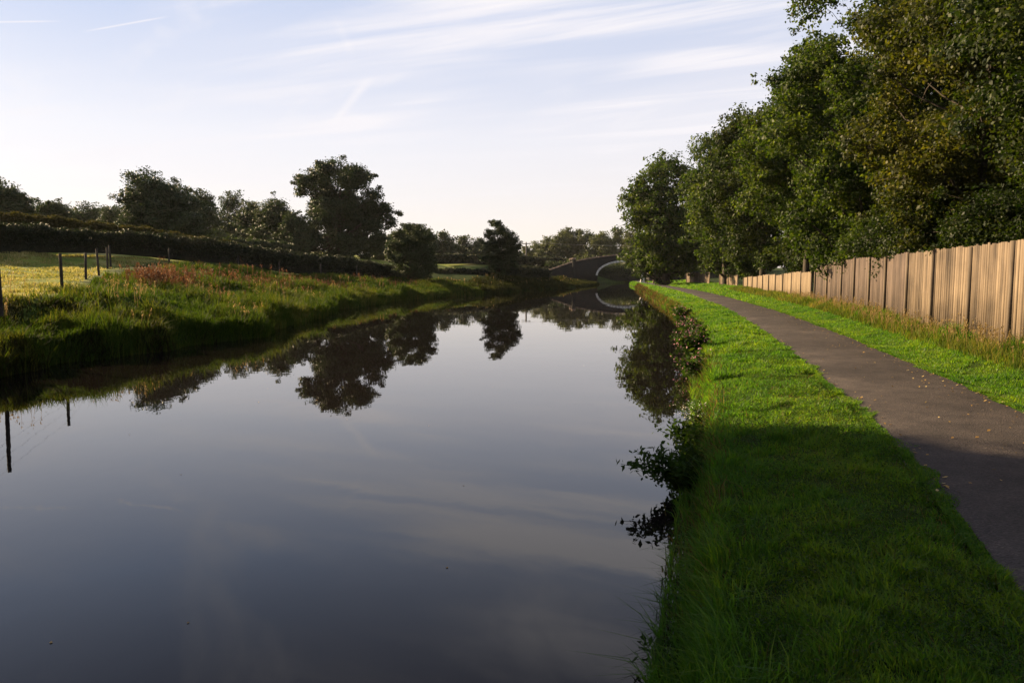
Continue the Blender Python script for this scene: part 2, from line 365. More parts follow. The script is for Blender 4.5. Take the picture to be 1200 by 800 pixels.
FX = curve([(3.5, -60), (5.2, -10), (6.6, 3), (7.9, 9), (8.75, 13.6), (9.3, 16.2), (9.9, 19.4), (11.15, 23.5), (11.75, 25.7), (12.4, 28.4), (12.9, 30.5), (13.4, 33), (14.0, 36), (18.4, 62), (20.6, 75), (21.9, 90), (24.5, 105), (30, 128), (40, 160), (90, 230), (185, 330), (540, 900)])

CP = np.array([(-11.8, 18, 1.45), (-13.7, 23.9, 1.5), (-17.2, 31.6, 1.8), (-18.4, 35, 1.95), (-20.6, 40, 2.2), (-27, 42, 3.2), (-24, 47, 3.1), (-19.7, 45, 2.5),
    (-21, 52, 2.8), (-17, 62, 1.9), (-11.8, 72, 1.4), (-52, 80, 6.2), (-36, 85, 5), (-23, 104, 4.1), (-14, 110, 3.4), (0, 150, 3.2), (-7, 140, 3.5), (5, 112, 1.3),
    (-80, 60, 7.5), (-30, 25, 2.0), (-20, 22, 1.6), (-40, 150, 6), (0, 250, 5), (-100, 200, 9), (-20, 5, 1.5), (-30, -20, 1.5), (-12, 5, 1.3), (-200, 100, 12), (-300, 400, 14),
    (-12, 27, 1.05), (-12.5, 34, .85), (-13, 44, .75), (-12, 54, .7), (-9, 66, .65), (-2, 76, .6), (3, 95, .8), (9, 122, .6), (3, 108, .7), (-34, 60, 3.9), (-60, 45, 5.3), (0, 600, 8), (-25, 34, 2.4), (-40, 40, 3.8), (22, 150, .9), (30, 165, 1.2), (45, 190, 1.5), (-9, 90, 1.9), (-15, 85, 2.6)])
def S_left(x, y):
    x = np.asarray(x, float); y = np.asarray(y, float)
    num = np.zeros(x.shape); den = np.zeros(x.shape)
    for cx, cy, cz in CP:
        s = 1.0 + .04 * abs(cy)
        w = 1.0 / ((x - cx) ** 2 + (y - cy) ** 2 + s * s) ** 1.6
        num += w * cz; den += w
    return num / den
def sstep(a, b, t):
    t = np.clip((t - a) / (b - a), 0, 1); return t * t * (3 - 2 * t)
def H(x, y):
    """ground height"""
    x = np.asarray(x, float); y = np.asarray(y, float)
    dl = LB(y) - x; dr = x - RB(y); fx = FX(y)
    bump = .035 * np.sin(x * 2.1 + y * 1.3) * np.sin(x * .9 - y * 2.3) + .02 * np.sin(x * 5 + 1) * np.sin(y * 4.3)
    zl = S_left(x, y)
    st_ = np.interp(y, [20, 34], [.5, .28]); zl = -1.0 + (1.0 + st_) * sstep(-.5, .35, dl) + (zl - st_) * sstep(.25, 4.2, dl) + bump * sstep(0, 1, dl)
    pw = (x > PL(y) - .15) & (x < PR(y) + .15)
    zr = -1.0 + 1.38 * sstep(-.35, .22, dr) + .10 * sstep(.2, 1.0, dr) + bump * .6 * sstep(.1, .6, dr)
    zr = zr + .27 * sstep(PR(y) + .3, fx, x) + np.clip(x - fx, 0, 60) * .02
    zr = np.where(pw, .455, zr)
    far = sstep(160, 260, y) * 3.2
    z = np.where(dl > -.5, zl, np.where(dr > -.35, zr, -1.0))
    return z + np.where((dl > 0) | (dr > 0), 0, 0) + np.where(dr > 4, far, 0)

def ystations():
    return np.unique(np.concatenate([np.linspace(-60, -5, 12), np.linspace(-5, 45, 200), np.linspace(45, 140, 190), np.linspace(140, 300, 60), np.linspace(300, 900, 25)]))
YS = ystations()

def strip(name, cols, mat, zfun):
    """sheet whose columns follow curves: cols = list of functions of y"""
    X = np.stack([c(YS) for c in cols], 1); Y = np.repeat(YS[:, None], len(cols), 1)
    Z = zfun(X, Y); V = np.stack([X, Y, Z], -1).reshape(-1, 3)
    n, k = X.shape; i = np.arange(n - 1)[:, None] * k + np.arange(k - 1)[None]
    q = np.stack([i, i + 1, i + k + 1, i + k], -1).reshape(-1, 4)
    return link(name, mesh_from(name, V, [q], mat, True))

lo = [600, 420, 300, 220, 160, 125, 100, 82, 68, 58, 50, 44, 39, 35, 31, 28, 25, 22.5, 20, 18, 16, 14.5, 13, 11.8, 10.6, 9.5, 8.5, 7.6, 6.8, 6, 5.3, 4.6, 4, 3.4, 2.9, 2.4, 2, 1.6, 1.3, 1, .75, .5, .35, .2, .05, -.1, -.25, -.4, -.5]
cols = [(lambda y, d=d: LB(y) - d) for d in lo]
ro = [-.35, -.25, -.15, -.05, .05, .12, .22, .4, .6]
cols += [(lambda y, d=d: RB(y) + d) for d in ro]
cols += [(lambda y, t=t: RB(y) + .6 + (PL(y) - .16 - RB(y) - .6) * t) for t in (.35, .7, 1.0)]
cols += [lambda y: PL(y) - .14, lambda y: (PL(y) + PR(y)) / 2, lambda y: PR(y) + .14, lambda y: PR(y) + .16]
cols += [(lambda y, t=t: PR(y) + .16 + (FX(y) - PR(y) - .16) * t) for t in (.12, .25, .5, .75, 1.0)]
cols += [(lambda y, d=d: FX(y) + d) for d in (.5, 1.5, 3, 5, 8, 12, 18, 26, 40, 70, 120, 220, 400, 600)]
g = strip('ground', cols, M['ground'], H); tag(g, kind='structure')
co = np.zeros(len(g.data.vertices) * 3); g.data.vertices.foreach_get('co', co); co = co.reshape(-1, 3)
dl = LB(co[:, 1]) - co[:, 0]; stake = np.interp(co[:, 1], [14, 18, 23.9, 31.6, 40, 48, 75, 90], [-11.2, -11.8, -13.7, -17.2, -20.6, -22, -14, -6])
md = ((co[:, 0] < stake) & (dl > 1.5) & (co[:, 1] < 200)).astype(np.float32)
at_ = g.data.attributes.new('meadow', 'FLOAT', 'POINT'); at_.data.foreach_set('value', md)
w_ = strip('water', [lambda y: LB(y) - .4, lambda y: (LB(y) + RB(y)) / 2, lambda y: RB(y) + .3], M['water'], lambda X, Y: X * 0)
tag(w_, kind='structure')
def path_z(X, Y): return .500 + .0 * X
pcols = [(lambda y, t=t: PL(y) + (PR(y) - PL(y)) * t + .06 * np.sin(y * 1.7) * (t < .01) + .05 * np.sin(y * 2.3 + 1) * (t > .99)) for t in (0, .08, .3, .5, .7, .92, 1.0)]
pz = np.array([.476, .498, .515, .522, .515, .498, .476])
ph = strip('path', pcols, M['asphalt'], lambda X, Y: np.repeat(pz[None], len(YS), 0)); tag(ph, kind='structure')

def leaf_verts(C, size, r, up=.35, outward=None, stretch=1.0, fold=True):
    n = len(C); nrm = r.normal(0, 1, (n, 3)); nrm[:, 2] = nrm[:, 2] + up * 2
    if outward is not None: nrm += outward * .8
    nrm /= np.linalg.norm(nrm, axis=1)[:, None]
    t = np.cross(nrm, r.normal(0, 1, (n, 3))); t /= np.linalg.norm(t, axis=1)[:, None]; t[:, 2] -= .25
    b = np.cross(nrm, t); b /= np.linalg.norm(b, axis=1)[:, None]
    s = (size * r.uniform(.6, 1.25, n))[:, None]
    if fold:
        mid = C + nrm * s * .10
        V = np.stack([C - t * s * .5 * stretch, C + b * s * .36 - t * s * .05, C + t * s * .55 * stretch, C - b * s * .36 - t * s * .05], 1)
    return V.reshape(-1, 3)

# ------------------------------------------------------------------ blades
def blades(name, P, h, w, mat, lean=.35, bend=.5, dirbias=None, parent=None, seed=1):
    """each blade: a bent, tapering strip of one quad and one triangle"""
    r = np.random.default_rng(seed); n = len(P)
    h = np.broadcast_to(h, (n,)) * r.uniform(.55, 1.25, n); w = np.broadcast_to(w, (n,)) * r.uniform(.6, 1.3, n)
    a = r.uniform(0, 2 * np.pi, n); d = np.stack([np.cos(a), np.sin(a), np.zeros(n)], 1)
    cell = .16 + .004 * P[:, 1]; ci = np.floor(P[:, 0] / cell + .5 * np.sin(P[:, 1] * 9)) * 12.9898 + np.floor(P[:, 1] / cell + .5 * np.sin(P[:, 0] * 7)) * 78.233
    hs = np.modf(np.abs(np.sin(ci) * 43758.5453))[0]; h = h * (.65 + .8 * hs ** 1.5)
    d = d * .85 + np.stack([np.cos(hs * 37), np.sin(hs * 37), np.zeros(n)], 1) * .4
    if dirbias is not None: d = d + np.asarray(dirbias)
    s = np.stack([-np.sin(a + r.normal(0, .8, n)), np.cos(a), np.zeros(n)], 1); s /= np.linalg.norm(s, axis=1)[:, None]
    ln = r.uniform(.2, 1, n) * lean; bn = r.uniform(.2, 1.2, n) * bend
    up = np.array([0, 0, 1.0])
    m1 = P + up * (h * .55)[:, None] + d * (h * ln * .55)[:, None]
    tp = m1 + up * (h * .5 * (1 - .55 * bn))[:, None] + d * (h * (ln * .5 + bn * .55))[:, None]
    hw = (w / 2)[:, None]
    V = np.stack([P - s * hw, P + s * hw, m1 + s * hw * .8, m1 - s * hw * .8, tp], 1).reshape(-1, 3)
    b = np.arange(n)[:, None] * 5
    me = mesh_from(name, V, [b + np.array([0, 1, 2, 3]), b + np.array([3, 2, 4])], mat, False)
    return link(name, me, parent), tp

def scatter(fa, fb, y0, y1, n, ypow=1.0, seed=1, clump=0, edge=None):
    """points between two curves; ypow>1 packs them near the camera"""
    r = np.random.default_rng(seed)
    t = r.random(n) ** ypow; y = y0 + (y1 - y0) * t
    a, b = fa(y), fb(y); x = a + (b - a) * r.random(n)
    if clump:
        k = np.sin(x * 3.1 + np.sin(y * 2.2) * 2) * np.sin(y * 2.7 + np.sin(x * 1.9) * 2)
        keep = r.random(n) < np.clip(.55 + clump * k, .05, 1); x, y = x[keep], y[keep]
    return x, y
def on_ground(x, y, dz=-.02): return np.stack([x, y, H(x, y) + dz], 1)

# mown verge between water and path
x, y = scatter(lambda q: RB(q) + .05, lambda q: PL(q) + .05, 1.5, 12, 190000, 1.25, 2)
tuft = .5 + .5 * np.sin(x * 4 + np.sin(y * 3.1) * 2.2) * np.sin(y * 3.7 + np.sin(x * 2.9) * 2)
edge = np.clip(1 - (x - RB(y)) / .5, 0, 1)
big = np.clip(np.sin(x * 1.7 + 2) * np.sin(y * 1.1 + .7), 0, 1)
o, _ = blades('grass', on_ground(x, y), .034 + .036 * tuft + .015 * edge + .02 * big, .0065 + .0004 * y, M['grass'], .45, .6, None, None, 3)
tag(o, 'short lush green grass verge between the water and the path near the viewer', 'grass', kind='stuff')
x, y = scatter(lambda q: RB(q) + .05, lambda q: PL(q) + .03, 12, 45, 120000, 1.5, 5)
tuft = .5 + .5 * np.sin(x * 4 + np.sin(y * 3.1) * 2.2) * np.sin(y * 3.7 + np.sin(x * 2.9) * 2)
o, _ = blades('grass', on_ground(x, y), .06 + .05 * tuft, .006 + .0007 * y, M['grass'], .45, .6, None, None, 6)
tag(o, 'sunlit bright green grass verge along the middle of the path', 'grass', kind='stuff')
x, y = scatter(lambda q: RB(q) + .05, lambda q: PL(q) + .03, 45, 124, 40000, 1.2, 7)
o, _ = blades('grass', on_ground(x, y), .12, .0009 * y, M['grass'], .4, .5, None, None, 8)
tag(o, 'far narrowing grass verge leading to the bridge', 'grass', kind='stuff')
r_ = np.random.default_rng(65); nt = 230; ty = 2 + 16 * r_.random(nt) ** 1.3; tx_ = RB(ty) + .2 + (PL(ty) - RB(ty) - .25) * r_.random(nt); tr = r_.uniform(.05, .13, nt)
q = r_.integers(0, nt, 15000); x = tx_[q] + np.clip(r_.normal(0, 1, 15000), -2, 2) * tr[q]; y = ty[q] + np.clip(r_.normal(0, 1, 15000), -2, 2) * tr[q]
o, _ = blades('grass', on_ground(x, y), .06 + .45 * tr[q], .006 + .0003 * y, M['grass'], .6, 1.0, None, None, 66)
tag(o, 'coarser grass tufts standing proud of the near verge', 'grass', kind='stuff')
# clover and small weeds in the sward, and old pale blades
x, y = scatter(lambda q: RB(q) + .25, lambda q: PL(q) - .05, 2.2, 16, 42000, 1.3, 61, .9)
r_ = np.random.default_rng(62); C = on_ground(x, y, 0) + np.stack([x * 0, x * 0, r_.uniform(.03, .085, len(x))], 1)
V = leaf_verts(C, .017, r_, 1.1)
tag(link('clover', mesh_from('clover', V, [np.arange(len(C))[:, None] * 4 + np.array([0, 1, 2, 3])], M['bramble'])), 'tiny clover leaves among the near verge grass', 'clover', kind='stuff')
x, y = scatter(lambda q: RB(q) + .1, lambda q: PL(q), 1.8, 16, 5000, 1.3, 63)
o, _ = blades('dry_grass', on_ground(x, y), .10, .0035 + .0003 * y, M['dry_grass'], .8, 1.1, None, None, 64)
tag(o, 'thin old straw blades scattered through the near verge', 'grass', kind='stuff')
# long grass arching over the near bank edge
r_ = np.random.default_rng(11)
y = 1.8 + 95 * r_.random(36000) ** 2.6; x = RB(y) + r_.normal(.12, .14, len(y)); x = np.maximum(x, RB(y) - .12)
P = on_ground(x, y); P[:, 2] = np.maximum(P[:, 2], .02)
k = .5 + .5 * np.sin(y * 2.3 + np.sin(y * .9) * 3)
o, _ = blades('long_grass', P, .09 + .10 * k, .0055 + .0005 * y, M['grass'], .6, 1.0, (-.3, -.1, 0), None, 12)
tag(o, 'long green grass flopping over the bank into the water', 'grass', kind='stuff')
y = 4 + 95 * r_.random(17000) ** 1.9; x = RB(y) + r_.normal(.1, .12, len(y))
P = on_ground(x, y); P[:, 2] = np.clip(P[:, 2], .02, 1); 
keep = (np.sin(y * 1.1 + 2 * np.sin(y * .37)) * 1.1 + r_.normal(0, .7, len(y)) + (y > 9) * .45 + (y < 7) * -1.2) > .1
o, _ = blades('dry_grass', P[keep], .13 + .002 * y[keep], .005 + .0007 * y[keep], M['dry_grass'], .6, .9, (-.6, -.1, 0), None, 13)
tag(o, 'straw coloured dry grass on the bank face beside the water', 'grass', kind='stuff')
# turf creeping over both path edges in patches
for fe, sgn, sd_ in ((PL, 1, 71), (PR, -1, 72)):
    r_ = np.random.default_rng(sd_); y = 2.5 + 38 * r_.random(34000) ** 1.5
    q = np.clip(np.sin(y * 2.7 + 2 * np.sin(y * .9)) * .6 + np.sin(y * 7.3) * .5, -.1, 1); x = fe(y) + sgn * (r_.random(len(y)) ** 1.5 * (.10 + .14 * q) - .04)
    P = np.stack([x, y, x * 0 + .475], 1)
    o, _ = blades('grass', P, .05, .005 + .0005 * y, M['grass'], .7, 1.0, None, None, sd_)
    tag(o, 'turf creeping over the %s edge of the path' % ('water side' if sgn > 0 else 'fence side'), 'grass', kind='stuff')
# verge between path and fence
x, y = scatter(lambda q: PR(q) - .05, lambda q: FX(q) - .05, 5, 40, 190000, 1.5, 21)
t = np.clip((x - PR(y)) / (FX(y) - PR(y)), 0, 1)
hh = .06 + .19 * sstep(.45, 1, t) * (.6 + .4 * np.sin(y * 1.9 + x)) 
o, _ = blades('grass', on_ground(x, y), hh, .006 + .0006 * y, M['grass'], .45, .6, None, None, 22)
tag(o, 'green grass strip between the path and the foot of the board fence', 'grass', kind='stuff')
x, y = scatter(lambda q: PR(q) + .55 * (FX(q) - PR(q)), lambda q: FX(q) - .03, 5, 62, 60000, 1.5, 23, .45)
o, _ = blades('rough_grass', on_ground(x, y), .23, .006 + .0006 * y, M['rough_grass'], .4, .6, None, None, 24)
tag(o, 'taller yellowing rough grass growing along the foot of the fence', 'grass', kind='stuff')
x, y = scatter(lambda q: PR(q) + .02, lambda q: FX(q) + 1, 40, 125, 50000, 1.3, 25)
o, _ = blades('grass', on_ground(x, y), .15, .0008 * y, M['grass'], .4, .5, None, None, 26)
tag(o, 'far grass strip between the path and the low fence', 'grass', kind='stuff')

# left bank: reeds and coarse grass
def left_pts(d0, d1, y0, y1, n, ypow, seed):
    return scatter(lambda q: LB(q) - d1, lambda q: LB(q) - d0, y0, y1, n, ypow, seed)
x, y = left_pts(-.1, 1.7, 8, 72, 110000, 1.5, 31)
k = .5 + .5 * np.sin(x * 1.3 + np.sin(y * .7) * 2) * np.sin(y * 1.1)
P = on_ground(x, y); P[:, 2] = np.maximum(P[:, 2], -.02)
o, _ = blades('reeds', P, (.22 + .42 * k ** 1.4) * np.interp(y, [8, 17, 24, 60], [.7, .85, 1.15, 1.0]), .010 + .0006 * y, M['reed'], .3, .55, None, None, 32)
tag(o, 'tall green reeds and sedge along the left water edge', 'reeds', kind='stuff')
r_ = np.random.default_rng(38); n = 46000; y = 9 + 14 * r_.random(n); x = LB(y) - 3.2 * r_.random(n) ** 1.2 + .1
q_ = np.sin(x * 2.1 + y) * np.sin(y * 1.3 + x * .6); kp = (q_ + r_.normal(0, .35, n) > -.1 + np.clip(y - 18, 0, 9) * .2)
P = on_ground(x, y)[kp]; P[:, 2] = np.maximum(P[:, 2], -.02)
o, _ = blades('weeds', P, ((.24 + .2 * np.clip(q_, 0, 1)) * np.interp(LB(y) - x, [0, 1, 3], [1.2, .9, .5]))[kp], (.02 + .0007 * y)[kp], M['dark_blade'], .5, .8, None, None, 39)
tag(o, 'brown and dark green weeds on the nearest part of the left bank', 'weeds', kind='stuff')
x, y = left_pts(1.5, 9, 14, 78, 140000, 1.3, 33)
k = .5 + .5 * np.sin(x * .9 + np.sin(y * .6) * 2) * np.sin(y * .8 + 1)
fx = np.interp(y, [14, 18, 23.9, 31.6, 40, 200], [-11.3, -11.6, -13.4, -16.8, -20, -20]); keep = x > fx
o, _ = blades('rough_grass', on_ground(x, y)[keep], ((.10 + .24 * k) * np.interp(y, [8, 18, 24, 32, 60], [.4, .45, .7, 1, 1.1]))[keep], (.012 + .0007 * y)[keep], M['reed'], .35, .6, None, None, 34)
tag(o, 'coarse tall grass between the stake fence and the reeds', 'grass', kind='stuff')
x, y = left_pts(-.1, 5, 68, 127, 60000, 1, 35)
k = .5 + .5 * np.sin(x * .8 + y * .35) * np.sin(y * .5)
o, _ = blades('rough_grass', on_ground(x, y), (.22 + .36 * k) * np.interp(y, [68, 100, 120], [1, .9, .6]), .05, M['dark_blade'], .35, .6, None, None, 36)
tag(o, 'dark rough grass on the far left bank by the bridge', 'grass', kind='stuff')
r_ = np.random.default_rng(43); nt = 150; ty = 17 + 55 * r_.random(nt) ** 1.1; tx_ = LB(ty) - r_.uniform(.1, 5.5, nt); tr = r_.uniform(.15, .45, nt)
q = r_.integers(0, nt, 30000); x = tx_[q] + np.clip(r_.normal(0, 1, 30000), -2, 2) * tr[q]; y = ty[q] + np.clip(r_.normal(0, 1, 30000), -2, 2) * tr[q]
P = on_ground(x, y); P[:, 2] = np.maximum(P[:, 2], -.02)
o, _ = blades('tussocks', P, (tr[q] * .85 + .12) * np.interp(y, [16, 24, 32], [.6, .8, 1]), .010 + .0006 * y, M['reed'], .55, .9, None, None, 44)
tag(o, 'bright arching grass tussocks dotted over the left bank', 'grass', kind='stuff')
# meadow behind the stakes
r_ = np.random.default_rng(41); n = 260000
y = 14 + 36 * r_.random(n) ** 1.3; fx = np.interp(y, [14, 18, 23.9, 31.6, 40, 60], [-11.2, -11.8, -13.7, -17.2, -20.6, -20])
x = fx - (1.15 * y + 2 + fx) * 1.0 * r_.random(n); x = np.minimum(x, fx)
cl = np.sin(x * 1.1 + np.sin(y) * 1.5) * np.sin(y * .9 + np.sin(x * .7)); keep = r_.random(n) < .75 + .25 * cl
o, _ = blades('meadow_grass', on_ground(x, y)[keep], (.09 + .07 * cl)[keep], (.010 + .0007 * y)[keep], M['meadow_blade'], .5, .7, None, None, 42)
tag(o, 'short pale yellow green meadow grass behind the wooden stakes', 'grass', kind='stuff')

# seed heads
def seed_heads(name, x, y, h, mat, size, label, seed, cat='seed heads'):
    r = np.random.default_rng(seed); P = on_ground(x, y); n = len(P); V = []; F4 = []
    hh = h * r.uniform(.7, 1.2, n); lean = r.normal(0, .12, (n, 2)); k = 9
    top = P.copy(); top[:, :2] += lean * hh[:, None]; top[:, 2] += hh
    s = .004 + .0002 * y
    V1 = np.stack([P - [1, 0, 0] * s[:, None], P + [1, 0, 0] * s[:, None], top], 1).reshape(-1, 3)
    f1 = np.arange(n)[:, None] * 3 + np.array([0, 1, 2])
    t = r.random((n, k)); c = top[:, None] - (top - P)[:, None] * (t * .32)[..., None] + r.normal(0, size * .7, (n, k, 3))
    c = c.reshape(-1, 3); m = len(c); q = r.normal(0, 1, (m, 3)); q /= np.linalg.norm(q, axis=1)[:, None]
    p = np.cross(q, r.normal(0, 1, (m, 3))); p /= np.linalg.norm(p, axis=1)[:, None]; sz = size * r.uniform(.5, 1.3, (m, 1))
    q[:, 2] = np.abs(q[:, 2]) + .4
    V2 = np.stack([c - q * sz, c + p * sz * .5, c + q * sz, c - p * sz * .5], 1).reshape(-1, 3)
    f2 = np.arange(m)[:, None] * 4 + np.array([0, 1, 2, 3]) + len(V1)
    o = link(name, mesh_from(name, np.concatenate([V1, V2]), [f1, f2], mat)); tag(o, label, cat, kind='stuff')
def patch(cx, cy, sx, sy, n, seed):
    r = np.random.default_rng(seed); return cx + r.normal(0, sx, n), cy + r.normal(0, sy, n)
a = [patch(-15.2, 34.5, .5, 1.5, 200, 51), patch(-14.2, 31, .4, .8, 90, 52), patch(-14.6, 44, 1.4, 4, 90, 53)]
seed_heads('seed_heads', np.concatenate([q[0] for q in a]), np.concatenate([q[1] for q in a]), .7, M['seed'], .05, 'rusty red seed heads in a thick patch beyond the stakes', 54)
x, y = left_pts(2.5, 6.5, 30, 72, 380, 1, 55)
seed_heads('seed_heads', x, y, .55, M['seed'], .035, 'scattered reddish brown seed heads among the far bank grass', 56)
x, y = left_pts(.4, 5, 17, 60, 520, 1.2, 57); kp = np.sin(x * 1.7 + y * .4) * np.sin(y * .53 + 1) > .15; x, y = x[kp], y[kp]
seed_heads('seed_heads', x, y, .6, M['straw'], .026, 'pale straw coloured grass heads rising above the left bank', 58)
x, y = left_pts(1.5, 5.5, 70, 116, 90, 1, 67)
seed_heads('seed_heads', x, y, .45, M['straw'], .045, 'brown and straw coloured heads on the far left bank before the bridge', 68)
x, y = scatter(lambda q: FX(q) - .7, lambda q: FX(q) - .05, 7, 40, 700, 1.3, 59)
seed_heads('seed_heads', x, y, .42, M['straw'], .02, 'pale dry grass heads against the board fence', 60)

# ------------------------------------------------------------------ leaves and trees
def make_crown(lobes, nleaf, size, seed, twigs=14, sig=.20, up=.35, fillin=.15, spray=.22):
    """lobes: (n,4) centre+radius. leaves gather round twig ends spread over each lobe"""
    r = np.random.default_rng(seed); L = np.asarray(lobes, float)
    wgt = L[:, 3] ** 2; wgt /= wgt.sum(); V = []; T = []
    for l, w in zip(L, wgt):
        k = max(4, int(twigs * r.uniform(.7, 1.3))); d = r.normal(0, 1, (k, 3)); d /= np.linalg.norm(d, axis=1)[:, None]
        e = l[:3] + d * l[3] * r.uniform(.55, 1.12, (k, 1)) * np.array([1, 1, .8])
        far_ = r.random(k) < spray; e[far_] += (e[far_] - l[:3]) * r.uniform(.25, .7, (far_.sum(), 1)) * np.array([1, 1, .7])
        T.append((l[:3], e))
        n = int(nleaf * w); q = r.integers(0, k, n); sp = np.clip(r.normal(0, 1, (n, 3)), -1.7, 1.7) * l[3] * sig * np.array([1, 1, .7]) * np.where(far_[q], .6, 1)[:, None]
        t = np.where(r.random(n) < .35, r.random(n), 1)[:, None]
        C = l[:3] + (e[q] - l[:3]) * t + sp
        m = int(n * fillin); C[:m] = l[:3] + np.clip(r.normal(0, 1, (m, 3)), -1.5, 1.5) * l[3] * .45
        V.append(leaf_verts(C, size, r, up, (C - l[:3]) / (l[3] + 1e-6)))
    V = np.concatenate(V); f = np.arange(len(V) // 4)[:, None] * 4 + np.array([0, 1, 2, 3])
    return V, f, T

def make_trunk(h0, r0, lobes, T, seed, twig_r=.012, base=(0, 0), lean=(0, 0), trunk_top=.8, fork=0):
    r = np.random.default_rng(seed); mb = MB(); L = np.asarray(lobes, float)
    ztop = L[:, 2].max() * trunk_top; n = 9
    pts = []
    ph = r.uniform(0, 6, 2)
    for i in range(n):
        t = i / (n - 1); pts.append(np.array([base[0] + lean[0] * t + .04 * ztop * math.sin(3 * t + ph[0]) * t, base[1] + lean[1] * t + .04 * ztop * math.sin(3.3 * t + ph[1]) * t, -.35 + (ztop + .35) * t]))
    rad = [r0 * (1.35 if i == 0 else 1) * (1 - .86 * (i / (n - 1))) for i in range(n)]
    mb.tube(pts, rad, 10)
    P = np.array(pts)
    for l, (c, e) in zip(L, T):
        zst = max(h0, min(ztop * .97, l[2] - np.linalg.norm(l[:2] - P[-1, :2]) * r.uniform(.45, .8) - .2))
        b = np.array([np.interp(zst, P[:, 2], P[:, 0]), np.interp(zst, P[:, 2], P[:, 1]), zst])
        rb = np.interp(zst, P[:, 2], rad) * .5; m = (b + c) / 2 + np.array([0, 0, -.06 * np.linalg.norm(c - b)]) + r.normal(0, .05, 3) * np.linalg.norm(c - b)
        q = [b, (b * .5 + m * .5) + r.normal(0, .02, 3), m, (m + c) / 2 + r.normal(0, .03, 3) * np.linalg.norm(c - b), c]
        mb.tube(q, [rb, rb * .8, rb * .62, rb * .45, rb * .28], 5)
        for tip in e[:10]:
            mb.tube([c, (c + tip) / 2 + r.normal(0, .06, 3) * l[3], tip], [max(rb * .22, twig_r), twig_r, twig_r * .4], 3)
    return mb

def lobes_in(n, c, rad, lr, seed, zmin=None, shell=.5, flat=1.0):
    r = np.random.default_rng(seed); out_ = []
    while len(out_) < n:
        d = r.normal(0, 1, 3); d /= np.linalg.norm(d); q = r.uniform(shell, 1) ** .7
        p = np.array(c) + d * np.array(rad) * q
        if zmin and p[2] < zmin: continue
        if any(np.linalg.norm(p - o_[:3]) < (o_[3]) * .62 for o_ in out_) and r.random() < .8: continue
        out_.append(np.array([*p, lr * r.uniform(.65, 1.3)]))
    return np.array(out_)

def tree(name, label, cat, loc, lobes, nleaf, leaf, lm, seed, h0=1.5, r0=.3, group=None, rz=0, twigs=14, sig=.2, crown='crown', **kw):
    root = thing(name, label, cat, loc, rz, group)
    V, f, T = make_crown(lobes, int(nleaf * 1.15), leaf, seed, twigs, sig)
    mb = make_trunk(h0, r0, lobes, T, seed + 1, max(.010, leaf * .12), **kw)
    mb.build('trunk', M['bark'], root, True)
    link(crown, mesh_from(crown, V, [f], lm), root)
    return root
def copy_thing(src, loc, rz, scale, label, name=None):
    r = src.copy(); COL.objects.link(r); r.location = loc; r.rotation_euler = (0, 0, rz); r.scale = scale
    if label: r['label'] = label
    for ch in src.children:
        c = ch.copy(); COL.objects.link(c); c.parent = r
    return r
def gz(x, y): return float(H(np.array([x]), np.array([y]))[0])
def at_d(px, d): return (px - CX) / F * d
def zpix(py, d): return CAMZ + (HOR - py) / F * d

# --- the large oak in the field
X0, D0 = at_d(400, 104), 104.0; g0 = gz(X0, D0)
def oak_lobes():
    L = []
    spec = [(378, 205, 1.9), (400, 200, 1.9), (425, 207, 1.8), (362, 215, 1.4), (441, 225, 1.6), (452, 240, 1.5), (455, 255, 1.0), (380, 225, 2.1), (405, 225, 2.1), (428, 240, 2.0),
            (372, 240, 1.5), (392, 250, 2.2), (415, 258, 2.1), (440, 262, 1.5), (448, 272, 1.1), (366, 262, 1.4), (383, 270, 1.9), (405, 278, 1.9), (426, 281, 1.6), (358, 276, 1.3), (440, 284, 1.2), (395, 290, 1.2), (371, 286, 1.4), (415, 293, 1.0),
            (408, 195, 1.3), (388, 196, 1.3), (428, 200, 1.1), (352, 268, 1.0), (395, 236, 1.8), (417, 240, 1.8), (403, 246, 2.0), (380, 252, 1.6), (436, 250, 1.6), (375, 296, 1.3), (432, 296, 1.3), (390, 302, 1.1), (355, 290, 1.2)]
    r = np.random.default_rng(5)
    for px, py, rr in spec:
        L.append([at_d(px, D0) - X0, r.uniform(-3.8, 3.8) * (1 - abs(px - 403) / 80), zpix(py + 7, D0) - g0, rr])
        if rr > 1.7: L.append([at_d(px, D0) - X0 + r.normal(0, .6), r.choice([-1, 1]) * r.uniform(2, 4.5), zpix(py + 9, D0) - g0, rr * .8])
    return np.array(L)
tree('oak_tree', 'tallest broad dark oak standing alone above the hedge in the field', 'tree', (X0, D0, g0), oak_lobes(), 110000, .23, M['oak'], 61, 2.2, .55, twigs=12, sig=.24)

